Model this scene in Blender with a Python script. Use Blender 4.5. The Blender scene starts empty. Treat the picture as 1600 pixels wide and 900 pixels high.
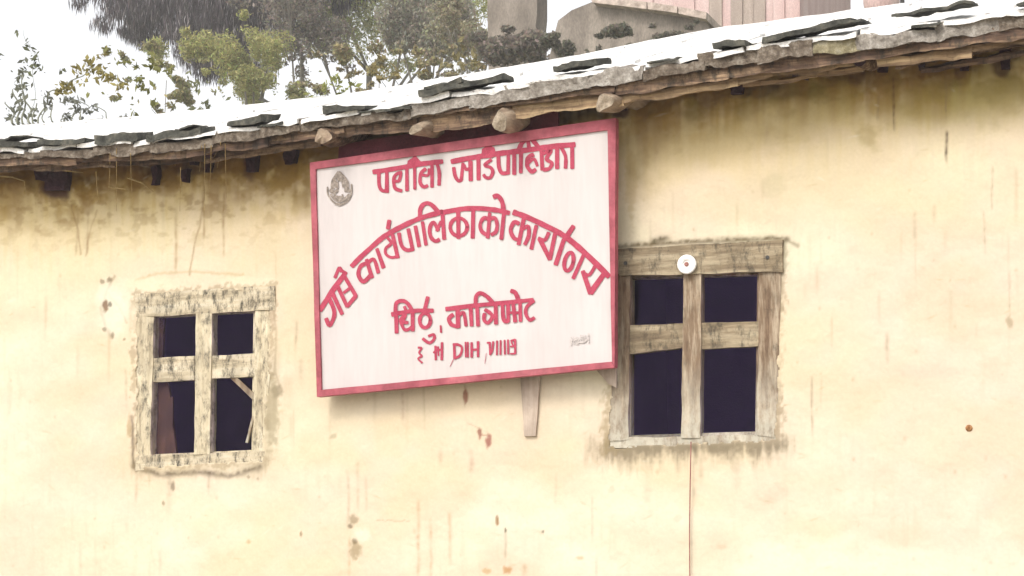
import bpy, bmesh, math, random
import numpy as np
from mathutils import Vector, noise as mn

random.seed(7); rng = np.random.default_rng(7)
S = bpy.context.scene
COL = S.collection
PI = math.pi

# ------------------------------------------------------------------ camera
FPX = 2600.0
YAW, PITCH, DIST, EYE = math.radians(23.6), math.radians(8.75), 7.8, 1.6
cF = np.array([-math.sin(YAW)*math.cos(PITCH), math.cos(YAW)*math.cos(PITCH), math.sin(PITCH)])
cR = np.array([math.cos(YAW), math.sin(YAW), 0.0]); cU = np.cross(cR, cF)
cC = np.array([0.0, -DIST, EYE])
cam_d = bpy.data.cameras.new('camera'); cam = bpy.data.objects.new('camera', cam_d); COL.objects.link(cam)
from mathutils import Matrix
cam.matrix_world = Matrix(((cR[0], cU[0], -cF[0], cC[0]), (cR[1], cU[1], -cF[1], cC[1]), (cR[2], cU[2], -cF[2], cC[2]), (0, 0, 0, 1)))
cam_d.sensor_width = 36; cam_d.lens = 36*FPX/1600; cam_d.clip_end = 2000
S.camera = cam

# ------------------------------------------------------------------ light (bright overcast, rain)
SUN_EL, SUN_AZ = math.radians(44), math.radians(192)      # azimuth clockwise from +Y
w = bpy.data.worlds.new('World'); S.world = w; w.use_nodes = True
nt = w.node_tree; nt.nodes.clear()
sky = nt.nodes.new('ShaderNodeTexSky'); sky.sky_type = 'NISHITA'; sky.sun_disc = False
sky.sun_elevation = SUN_EL; sky.sun_rotation = SUN_AZ
sky.air_density = 1.0; sky.dust_density = 3.0; sky.ozone_density = 1.0
hs = nt.nodes.new('ShaderNodeHueSaturation'); hs.inputs['Saturation'].default_value = 0.18
bg = nt.nodes.new('ShaderNodeBackground'); bg.inputs['Strength'].default_value = 0.15
ow = nt.nodes.new('ShaderNodeOutputWorld')
nt.links.new(sky.outputs[0], hs.inputs['Color']); wm = nt.nodes.new('ShaderNodeMix'); wm.data_type = 'RGBA'; wm.blend_type = 'MULTIPLY'; wm.inputs[0].default_value = 1.0; wm.inputs[7].default_value = (1.0, 0.98, 0.96, 1)
nt.links.new(hs.outputs[0], wm.inputs[6]); nt.links.new(wm.outputs[2], bg.inputs['Color']); nt.links.new(bg.outputs[0], ow.inputs[0])
sd = bpy.data.lights.new('sun', 'SUN'); sd.energy = 0.7; sd.angle = math.radians(14); sd.color = (1.0, 0.94, 0.86)
so = bpy.data.objects.new('sun', sd); COL.objects.link(so)
sdir = Vector((math.sin(SUN_AZ)*math.cos(SUN_EL), math.cos(SUN_AZ)*math.cos(SUN_EL), math.sin(SUN_EL)))
so.rotation_euler = sdir.to_track_quat('Z', 'Y').to_euler(); so.location = (0, -20, 20)
S.view_settings.view_transform = 'Standard'; S.view_settings.look = 'None'
S.view_settings.exposure = 1.15; S.view_settings.gamma = 1.0
S.render.engine = 'CYCLES'
S.cycles.max_bounces = 6

# ------------------------------------------------------------------ helpers
def ray(u, v):
    return cF + cR*(u-800)/FPX + cU*(450-v)/FPX
def bp(u, v, Y=0.0):                        # photo pixel -> point on the plane y = Y
    d = ray(u, v); t = (Y-cC[1])/d[1]; return cC + d*t
def project(X, Y, Z):
    dx, dy, dz = X-cC[0], Y-cC[1], Z-cC[2]
    zc = dx*cF[0]+dy*cF[1]+dz*cF[2]
    return 800+FPX*(dx*cR[0]+dy*cR[1]+dz*cR[2])/zc, 450-FPX*(dx*cU[0]+dy*cU[1]+dz*cU[2])/zc
def pxm(Y, u=800, v=300):                   # metres per photo pixel at a depth plane
    return float(np.linalg.norm((bp(u, v, Y)-cC)))/FPX
def interp(poly, u):
    xs = [a for a, b in poly]; ys = [b for a, b in poly]
    return np.interp(u, xs, ys)
def s2l(c):
    c = np.asarray(c, float)/255.0
    return np.where(c <= 0.04045, c/12.92, ((c+0.055)/1.055)**2.4)

_tab = rng.random((256, 256))
def vn(x, y, s=0):
    x = np.asarray(x, float)+s*17.31; y = np.asarray(y, float)+s*9.77
    xi = np.floor(x).astype(int); yi = np.floor(y).astype(int); fx = x-xi; fy = y-yi
    fx = fx*fx*(3-2*fx); fy = fy*fy*(3-2*fy)
    a = _tab[xi & 255, yi & 255]; b = _tab[(xi+1) & 255, yi & 255]; c = _tab[xi & 255, (yi+1) & 255]; d = _tab[(xi+1) & 255, (yi+1) & 255]
    return (a*(1-fx)+b*fx)*(1-fy)+(c*(1-fx)+d*fx)*fy
def fbm(x, y, s=0, o=4):
    r = 0; a = 0.5; t = 0
    for i in range(o):
        r = r+a*vn(x*2**i, y*2**i, s+i*3); t += a; a *= 0.5
    return r/t
def sm(a, b, x):
    t = np.clip((x-a)/(b-a), 0, 1); return t*t*(3-2*t)

def props(o, label=None, cat=None, group=None, kind=None):
    if label: o['label'] = label
    if cat: o['category'] = cat
    if group: o['group'] = group
    if kind: o['kind'] = kind
    return o
def empty(name, loc, label, cat, group=None):
    o = bpy.data.objects.new(name, None); COL.objects.link(o); o.location = loc; o.empty_display_size = 0.2
    return props(o, label, cat, group)
def wloc(o):
    l = Vector((0, 0, 0))
    while o is not None:
        l = l+o.location; o = o.parent
    return l
def mesh_obj(name, verts, faces, mat, parent=None, origin=None, smooth=False, col=None):
    verts = np.asarray(verts, float)
    if origin is None: origin = verts.mean(axis=0)
    origin = np.asarray(origin, float)
    me = bpy.data.meshes.new(name); me.from_pydata((verts-origin).tolist(), [], faces)
    if col is not None:
        at = me.color_attributes.new('Col', 'FLOAT_COLOR', 'POINT')
        c = np.ones((len(verts), 4)); c[:, :3] = col; at.data.foreach_set('color', c.ravel())
    me.materials.append(mat)
    if smooth: me.polygons.foreach_set('use_smooth', [True]*len(me.polygons))
    me.update()
    o = bpy.data.objects.new(name, me); COL.objects.link(o)
    if parent is not None:
        o.parent = parent; o.location = Vector(origin)-wloc(parent)
    else: o.location = origin
    return o

class MB:
    def __init__(s): s.v = []; s.f = []
    def add(s, v, f):
        k = len(s.v); s.v += [tuple(map(float, p)) for p in v]; s.f += [tuple(i+k for i in q) for q in f]
    def build(s, name, mat, parent=None, **k): return mesh_obj(name, s.v, s.f, mat, parent, **k)

def n3(p, fr, sd):
    q = Vector(p)*fr+Vector((sd*3.1, sd*1.7, sd*2.3))
    return Vector((mn.noise(q), mn.noise(q+Vector((31, 7, 3))), mn.noise(q+Vector((5, 41, 17)))))
def lumpy(mb, A, n, amp=0.006, fr=6.0, sd=0):
    """A: 8 corners as front TL,TR,BR,BL then back TL,TR,BR,BL ; n=(nu,nv,nd) ; a rough closed block"""
    A = [np.asarray(a, float) for a in A]; nu, nv, nd = n; idx = {}; V = []; Fc = []
    def P(i, j, k):
        key = (i, j, k)
        if key in idx: return idx[key]
        u, v, d = i/nu, j/nv, k/nd
        f = (A[0]*(1-u)+A[1]*u)*(1-v)+(A[3]*(1-u)+A[2]*u)*v
        b = (A[4]*(1-u)+A[5]*u)*(1-v)+(A[7]*(1-u)+A[6]*u)*v
        q = f*(1-d)+b*d
        q = q+np.array(n3(q, fr, sd))*amp+np.array(n3(q, fr*4, sd+9))*amp*0.35
        idx[key] = len(V); V.append(q); return idx[key]
    for i in range(nu):
        for j in range(nv):
            Fc.append((P(i, j, 0), P(i, j+1, 0), P(i+1, j+1, 0), P(i+1, j, 0)))
            Fc.append((P(i, j, nd), P(i+1, j, nd), P(i+1, j+1, nd), P(i, j+1, nd)))
    for i in range(nu):
        for k in range(nd):
            Fc.append((P(i, 0, k), P(i+1, 0, k), P(i+1, 0, k+1), P(i, 0, k+1)))
            Fc.append((P(i, nv, k), P(i, nv, k+1), P(i+1, nv, k+1), P(i+1, nv, k)))
    for j in range(nv):
        for k in range(nd):
            Fc.append((P(0, j, k), P(0, j, k+1), P(0, j+1, k+1), P(0, j+1, k)))
            Fc.append((P(nu, j, k), P(nu, j+1, k), P(nu, j+1, k+1), P(nu, j, k+1)))
    mb.add(V, Fc)
def px_block(quad, Y, depth, n=(8, 2, 2), amp=0.004, fr=6, sd=0, rise=0.0, mb=None):
    mb = mb or MB()
    Fp = [bp(u, v, Y) for u, v in quad]; Bp = [p+np.array([0, depth, rise]) for p in Fp]
    lumpy(mb, Fp+Bp, n, amp, fr, sd); return mb
def tube(mb, pts, rad, n=6):
    pts = [Vector(p) for p in pts]; rings = []
    if not hasattr(rad, '__len__'): rad = [rad]*len(pts)
    up = Vector((0.3, 0.2, 1)).normalized()
    for i, p in enumerate(pts):
        t = (pts[min(i+1, len(pts)-1)]-pts[max(i-1, 0)]).normalized()
        a = t.cross(up)
        if a.length < 1e-3: a = t.cross(Vector((1, 0, 0)))
        a.normalize(); b = t.cross(a)
        rings.append([p+(a*math.cos(2*PI*k/n)+b*math.sin(2*PI*k/n))*rad[i] for k in range(n)])
    V = [q for r in rings for q in r]; Fc = []
    for i in range(len(pts)-1):
        for k in range(n):
            Fc.append((i*n+k, i*n+(k+1) % n, (i+1)*n+(k+1) % n, (i+1)*n+k))
    Fc.append(tuple(range(n-1, -1, -1))); Fc.append(tuple(range((len(pts)-1)*n, len(pts)*n)))
    mb.add(V, Fc)

# ------------------------------------------------------------------ materials
def newmat(name, rough=0.85, spec=0.3):
    m = bpy.data.materials.new(name); m.use_nodes = True; t = m.node_tree
    b = t.nodes['Principled BSDF']; b.inputs['Roughness'].default_value = rough; b.inputs['Specular IOR Level'].default_value = spec
    return m, t, b
def nd(t, typ, **k):
    n = t.nodes.new(typ)
    for a, b in k.items(): setattr(n, a, b)
    return n
def coords(t, scale=(1, 1, 1), kind='Position'):
    if kind == 'Position':
        g = nd(t, 'ShaderNodeNewGeometry'); s = g.outputs['Position']
    else:
        g = nd(t, 'ShaderNodeTexCoord'); s = g.outputs[kind]
    m = nd(t, 'ShaderNodeMapping'); m.inputs['Scale'].default_value = scale; t.links.new(s, m.inputs[0]); return m.outputs[0]
def nz(t, vec, scale, detail=4, rough=0.6):
    n = nd(t, 'ShaderNodeTexNoise'); n.inputs['Scale'].default_value = scale; n.inputs['Detail'].default_value = detail; n.inputs['Roughness'].default_value = rough
    t.links.new(vec, n.inputs['Vector']); return n.outputs[0]
def ramp(t, fac, stops):
    r = nd(t, 'ShaderNodeValToRGB'); e = r.color_ramp.elements
    while len(e) < len(stops): e.new(0.5)
    for x, (p, c) in zip(e, stops):
        x.position = p; x.color = (*c, 1) if hasattr(c, '__len__') else (c, c, c, 1)
    t.links.new(fac, r.inputs[0]); return r.outputs[0]
def mix(t, fac, a, b, typ='MIX'):
    m = nd(t, 'ShaderNodeMix', data_type='RGBA', blend_type=typ)
    for sock, val in ((m.inputs[0], fac), (m.inputs[6], a), (m.inputs[7], b)):
        if hasattr(val, 'is_output') or hasattr(val, 'links'): t.links.new(val, sock)
        elif hasattr(val, '__len__'): sock.default_value = (*val, 1)
        else: sock.default_value = val
    return m.outputs[2]
def bump(t, b, h, strength=0.3, dist=0.01):
    n = nd(t, 'ShaderNodeBump'); n.inputs['Strength'].default_value = strength; n.inputs['Distance'].default_value = dist
    t.links.new(h, n.inputs['Height']); t.links.new(n.outputs[0], b.inputs['Normal'])

def mat_mottle(name, c1, c2, c3=None, scale=12, rough=0.9, bs=0.4, stretch=(1, 1, 1), spec=0.25, fine=90):
    m, t, b = newmat(name, rough, spec); v = coords(t, stretch)
    n1 = nz(t, v, scale, 6, 0.65); stops = [(0.3, c1), (0.68, c2)] if c3 is None else [(0.28, c1), (0.5, c2), (0.72, c3)]
    c = ramp(t, n1, stops); n2 = nz(t, v, fine, 3, 0.7)
    c = mix(t, 1.0, c, ramp(t, n2, [(0.3, 0.72), (0.7, 1.2)]), 'MULTIPLY')
    t.links.new(c, b.inputs['Base Color']); bump(t, b, n2, bs, 0.006); return m
def mat_wood(name, stretch, dark, mid, light, mould=0.35, mould_col=(0.03, 0.027, 0.022), thr=0.55, rough=0.85, foot=None, soft=0.13):
    m, t, b = newmat(name, rough, 0.25)
    v = coords(t, stretch); g = nz(t, v, 22, 6, 0.7)
    c = ramp(t, g, [(0.3, dark), (0.48, mid), (0.68, light)])
    v2 = coords(t, (1, 1, 0.45)); k = nz(t, v2, 24, 9, 0.78)
    f = ramp(t, k, [(thr, 0.0), (thr+soft, mould)]); c = mix(t, f, c, mould_col)
    if foot:
        sx = nd(t, 'ShaderNodeSeparateXYZ'); gg = nd(t, 'ShaderNodeNewGeometry'); t.links.new(gg.outputs['Position'], sx.inputs[0])
        mr = nd(t, 'ShaderNodeMapRange'); mr.inputs['From Min'].default_value = foot[0]; mr.inputs['From Max'].default_value = foot[1]; mr.inputs['To Min'].default_value = 1.0; mr.inputs['To Max'].default_value = 0.0
        t.links.new(sx.outputs['Z'], mr.inputs['Value']); mm = nd(t, 'ShaderNodeMath', operation='MULTIPLY'); t.links.new(mr.outputs[0], mm.inputs[0]); t.links.new(ramp(t, k, [(0.35, 0.2), (0.55, 1.0)]), mm.inputs[1])
        c = mix(t, mm.outputs[0], c, foot[2])
    c = mix(t, 1.0, c, ramp(t, nz(t, coords(t), 7, 3), [(0.3, 0.75), (0.7, 1.15)]), 'MULTIPLY')
    t.links.new(c, b.inputs['Base Color']); bump(t, b, g, 0.5, 0.006); return m
def mat_attr(name, rough=0.9, fine=(0.9, 1.08), scale=80, bs=0.25, spec=0.2, transl=0.0):
    m, t, b = newmat(name, rough, spec); a = nd(t, 'ShaderNodeAttribute', attribute_name='Col')
    n = nz(t, coords(t), scale, 4, 0.7); c = mix(t, 1.0, a.outputs['Color'], ramp(t, n, [(0.25, fine[0]), (0.75, fine[1])]), 'MULTIPLY')
    t.links.new(c, b.inputs['Base Color'])
    if bs: bump(t, b, n, bs, 0.004)
    if transl:
        tr = nd(t, 'ShaderNodeBsdfTranslucent'); t.links.new(c, tr.inputs[0]); mx = nd(t, 'ShaderNodeMixShader'); mx.inputs[0].default_value = transl
        t.links.new(b.outputs[0], mx.inputs[1]); t.links.new(tr.outputs[0], mx.inputs[2]); t.links.new(mx.outputs[0], t.nodes['Material Output'].inputs[0])
    return m
H, V3 = (0.12, 1, 1), (1, 1, 0.12)
M = {}
M['wall'] = mat_attr('limewashed_plaster', 0.93, (0.95, 1.04), 70, 0.2, 0.15)
M['leaf'] = mat_attr('leaf', 0.8, (0.85, 1.12), 9, 0, 0.15, 0.45)
M['cream_v'] = mat_wood('peeling_cream_paint_upright', V3, (0.26, 0.21, 0.14), (0.50, 0.43, 0.30), (0.60, 0.54, 0.41), 0.9, thr=0.485, soft=0.18)
M['cream_h'] = mat_wood('peeling_cream_paint_level', H, (0.24, 0.20, 0.13), (0.48, 0.41, 0.29), (0.58, 0.52, 0.40), 0.92, thr=0.475, soft=0.14)
M['grey_v'] = mat_wood('weathered_wood_upright', V3, (0.075, 0.04, 0.025), (0.20, 0.14, 0.09), (0.46, 0.39, 0.29), 0.55, thr=0.55, foot=(2.1, 2.5, (0.46, 0.43, 0.35)))
M['grey_h'] = mat_wood('weathered_wood_level', H, (0.10, 0.07, 0.045), (0.23, 0.18, 0.115), (0.42, 0.355, 0.245), 0.7, thr=0.50)
M['eave'] = mat_wood('eave_timber', (0.07, 1.6, 1.6), (0.035, 0.02, 0.016), (0.125, 0.078, 0.052), (0.36, 0.25, 0.15), 0.8, thr=0.48)
M['lath'] = mat_wood('pale_lath', (0.07, 1.6, 1.6), (0.08, 0.048, 0.03), (0.28, 0.19, 0.11), (0.55, 0.41, 0.24), 0.6, thr=0.54)
M['log'] = mat_wood('log_wood', (1, 0.15, 1), (0.12, 0.08, 0.055), (0.27, 0.20, 0.14), (0.42, 0.34, 0.25), 0.5, thr=0.58)
M['log_end'] = mat_mottle('sawn_log_end', (0.15, 0.115, 0.075), (0.38, 0.315, 0.24), None, 25)
M['dark_wood'] = mat_mottle('shaded_socket_wood', (0.02, 0.008, 0.014), (0.055, 0.025, 0.032), None, 30)  # near-black because the shade of the rafter sockets is put into the colour
M['slate_white'] = mat_mottle('pale_roof_slab', (0.66, 0.65, 0.63), (0.78, 0.77, 0.74), None, 5, 0.6, 0.2)
M['slate_dark'] = mat_mottle('mossy_dark_slate', (0.018, 0.018, 0.016), (0.06, 0.06, 0.05), (0.15, 0.14, 0.11), 14, 0.8, 0.9)
M['stone'] = mat_mottle('pebbly_grey_stone', (0.05, 0.036, 0.027), (0.14, 0.112, 0.085), (0.28, 0.245, 0.20), 28, 0.9, 1.0)
M['stone_pale'] = mat_mottle('pale_edge_stone', (0.10, 0.085, 0.068), (0.245, 0.22, 0.19), (0.42, 0.395, 0.355), 22, 0.9, 1.0)
M['moss'] = mat_mottle('mossy_stone', (0.12, 0.10, 0.055), (0.24, 0.21, 0.13), (0.38, 0.36, 0.29), 16, 0.9, 0.8)
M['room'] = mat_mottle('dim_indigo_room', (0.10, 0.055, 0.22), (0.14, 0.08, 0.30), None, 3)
M['brown_board'] = mat_wood('brown_board', V3, (0.025, 0.010, 0.009), (0.055, 0.026, 0.018), (0.12, 0.06, 0.036), 0.4)
M['red'] = mat_mottle('painted_red_metal', (0.24, 0.05, 0.062), (0.34, 0.08, 0.105), (0.42, 0.13, 0.15), 5, 0.6, 0.05, fine=14)
M['letter'] = mat_mottle('red_sign_paint', (0.31, 0.028, 0.062), (0.42, 0.055, 0.10), None, 24, 0.55, 0.05, fine=160)
M['letter_grey'] = mat_mottle('grey_print', (0.42, 0.38, 0.36), (0.55, 0.5, 0.48), None, 60)
M['emblem'] = mat_mottle('grey_brown_print', (0.12, 0.10, 0.085), (0.24, 0.20, 0.17), (0.40, 0.35, 0.31), 70, 0.8, 0.05)
M['twig'] = mat_mottle('dry_twig', (0.20, 0.13, 0.05), (0.48, 0.36, 0.16), None, 12)
M['bark'] = mat_mottle('grey_bark', (0.12, 0.11, 0.095), (0.27, 0.25, 0.21), None, 8, 0.9, 0.9, (1, 1, 0.3))
M['ground'] = mat_mottle('pale_bounce_ground', (0.30, 0.27, 0.21), (0.45, 0.41, 0.33), None, 1.5)  # yard out of view, kept pale to bounce light onto the wall
M['hill'] = mat_mottle('hill_grass', (0.10, 0.12, 0.05), (0.25, 0.24, 0.14), None, 1.2)
M['mud'] = mat_mottle('grey_mud_wall', (0.13, 0.11, 0.09), (0.21, 0.18, 0.15), (0.31, 0.27, 0.225), 2.2, 0.95, 0.6, (1, 1, 0.4), fine=30)
M['coping'] = mat_mottle('coping', (0.20, 0.16, 0.13), (0.40, 0.33, 0.28), (0.6, 0.5, 0.44), 8)
M['pink'] = mat_mottle('faded_pink_paint', (0.42, 0.28, 0.26), (0.52, 0.38, 0.355), (0.60, 0.49, 0.46), 2, 0.9, 0.3, (1, 1, 0.25))
M['bare'] = mat_mottle('bare_brown_plank', (0.25, 0.20, 0.17), (0.40, 0.33, 0.28), None, 3, 0.9, 0.3, (1, 1, 0.25))
M['white'] = mat_mottle('white_enamel', (0.8, 0.79, 0.77), (0.86, 0.85, 0.83), None, 8, 0.4, 0.05)
M['cord'] = mat_mottle('dull_red_cord', (0.22, 0.09, 0.08), (0.34, 0.17, 0.14), None, 10)
M['strap'] = mat_wood('bleached_wood', V3, (0.28, 0.215, 0.17), (0.38, 0.305, 0.245), (0.47, 0.39, 0.32), 0.25)
M['post'] = mat_mottle('dark_post', (0.03, 0.03, 0.03), (0.09, 0.085, 0.08), None, 10)
def glass():
    m, t, b = newmat('dusty_glass'); g = nd(t, 'ShaderNodeBsdfGlossy'); g.inputs['Roughness'].default_value = 0.08; g.inputs['Color'].default_value = (0.5, 0.34, 0.85, 1)
    tr = nd(t, 'ShaderNodeBsdfTransparent'); fr = nd(t, 'ShaderNodeFresnel'); fr.inputs['IOR'].default_value = 1.16
    mx = nd(t, 'ShaderNodeMixShader'); t.links.new(fr.outputs[0], mx.inputs[0]); t.links.new(tr.outputs[0], mx.inputs[1]); t.links.new(g.outputs[0], mx.inputs[2])
    t.links.new(mx.outputs[0], t.nodes['Material Output'].inputs[0]); return m
M['glass'] = glass()
m, t, b = newmat('sign_sheet', 0.5, 0.3)
v = coords(t, (1, 1, 0.25)); n1 = nz(t, v, 3, 5); c = ramp(t, n1, [(0.3, (0.50, 0.455, 0.445)), (0.7, (0.56, 0.52, 0.51))])
n2 = nz(t, coords(t, (1, 1, 0.08)), 40, 4); c = mix(t, 1.0, c, ramp(t, n2, [(0.35, 0.95), (0.6, 1.0)]), 'MULTIPLY')
n3_ = nz(t, coords(t), 55, 6, 0.75); c = mix(t, ramp(t, n3_, [(0.70, 0.0), (0.76, 0.5)]), c, (0.42, 0.36, 0.32))
t.links.new(c, b.inputs['Base Color']); bump(t, b, n1, 0.1, 0.02); M['sheet'] = m

# ------------------------------------------------------------------ ground and hill
def grid_obj(name, xs, ys, zf, mat, label):
    Vv = [(x, y, zf(x, y)) for y in ys for x in xs]; n = len(xs); Fc = [(j*n+i, j*n+i+1, (j+1)*n+i+1, (j+1)*n+i) for j in range(len(ys)-1) for i in range(n-1)]
    o = mesh_obj(name, Vv, Fc, mat, None, (0, 0, 0), True); props(o, label, None, None, 'structure'); return o
def hz(x, y):
    base = np.interp(y, [-400, 3.4, 4.6, 9, 14, 30, 400], [0, 0, 2.6, 4.4, 5.6, 6.4, 8.0])
    return float(base+0.25*mn.noise(Vector((x*0.4, y*0.4, 1)))*min(1, max(0, (y-3)/3)))
gx = sorted(set([-120, -80, -60, -40]+list(np.linspace(-30, 20, 41))+[40, 80, 120]))
grid_obj('ground', gx, [-120, -60, -30, -15, -8, -4, 0, 3.35], lambda x, y: 0.0, M['ground'], 'pale yard in front of the house, toned to bounce light')
grid_obj('hill', gx, sorted(set([3.35, 3.7, 4.2]+list(np.linspace(4.6, 20, 24))+[26, 34, 44, 60, 90, 120])), hz, M['hill'], 'grassy terrace rising behind the house')

# ------------------------------------------------------------------ house
house = empty('plastered_house', (-3.5, 0, 0), 'old cream plastered house with stone slate roof and rough timber eave', 'house')
WALLTOP = [(-200, 250), (0, 262), (100, 260), (200, 250), (300, 240), (400, 230), (480, 215), (560, 205), (650, 195), (780, 175), (900, 155), (980, 150), (1080, 130), (1150, 118), (1250, 105), (1350, 100), (1400, 92), (1500, 82), (1600, 65), (1800, 45)]
WIN_L = [(210, 458), (429, 446), (412, 723), (211, 735)]
WIN_R = [(965, 388), (1222, 373), (1215, 691), (947, 703)]
def inquad(u, v, q, grow=0):
    cx = sum(a for a, b in q)/4; r = np.ones_like(u, bool)
    cy = sum(b for a, b in q)/4
    for i in range(4):
        (x0, y0), (x1, y1) = q[i], q[(i+1) % 4]
        nx, ny = (y1-y0), -(x1-x0); L = math.hypot(nx, ny)
        d = ((u-x0)*nx+(v-y0)*ny)/L
        r &= d < grow
    return r
xs = np.concatenate([np.linspace(-9.5, -7.05, 14), np.arange(-7.0, -0.55, 0.0065), np.linspace(-0.5, 2.5, 16)])
zs = np.concatenate([np.linspace(0, 1.30, 9), np.arange(1.36, 4.1, 0.0065)])
GX, GZ = np.meshgrid(xs, zs); Upx, Vpx = project(GX, 0.0*GX, GZ)
uu, vv = Upx, Vpx
def seg_dist(px, py, x0, y0, x1, y1):
    dx, dy = x1-x0, y1-y0; t = np.clip(((px-x0)*dx+(py-y0)*dy)/(dx*dx+dy*dy+1e-9), 0, 1)
    return np.hypot(px-x0-t*dx, py-y0-t*dy), t
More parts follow.
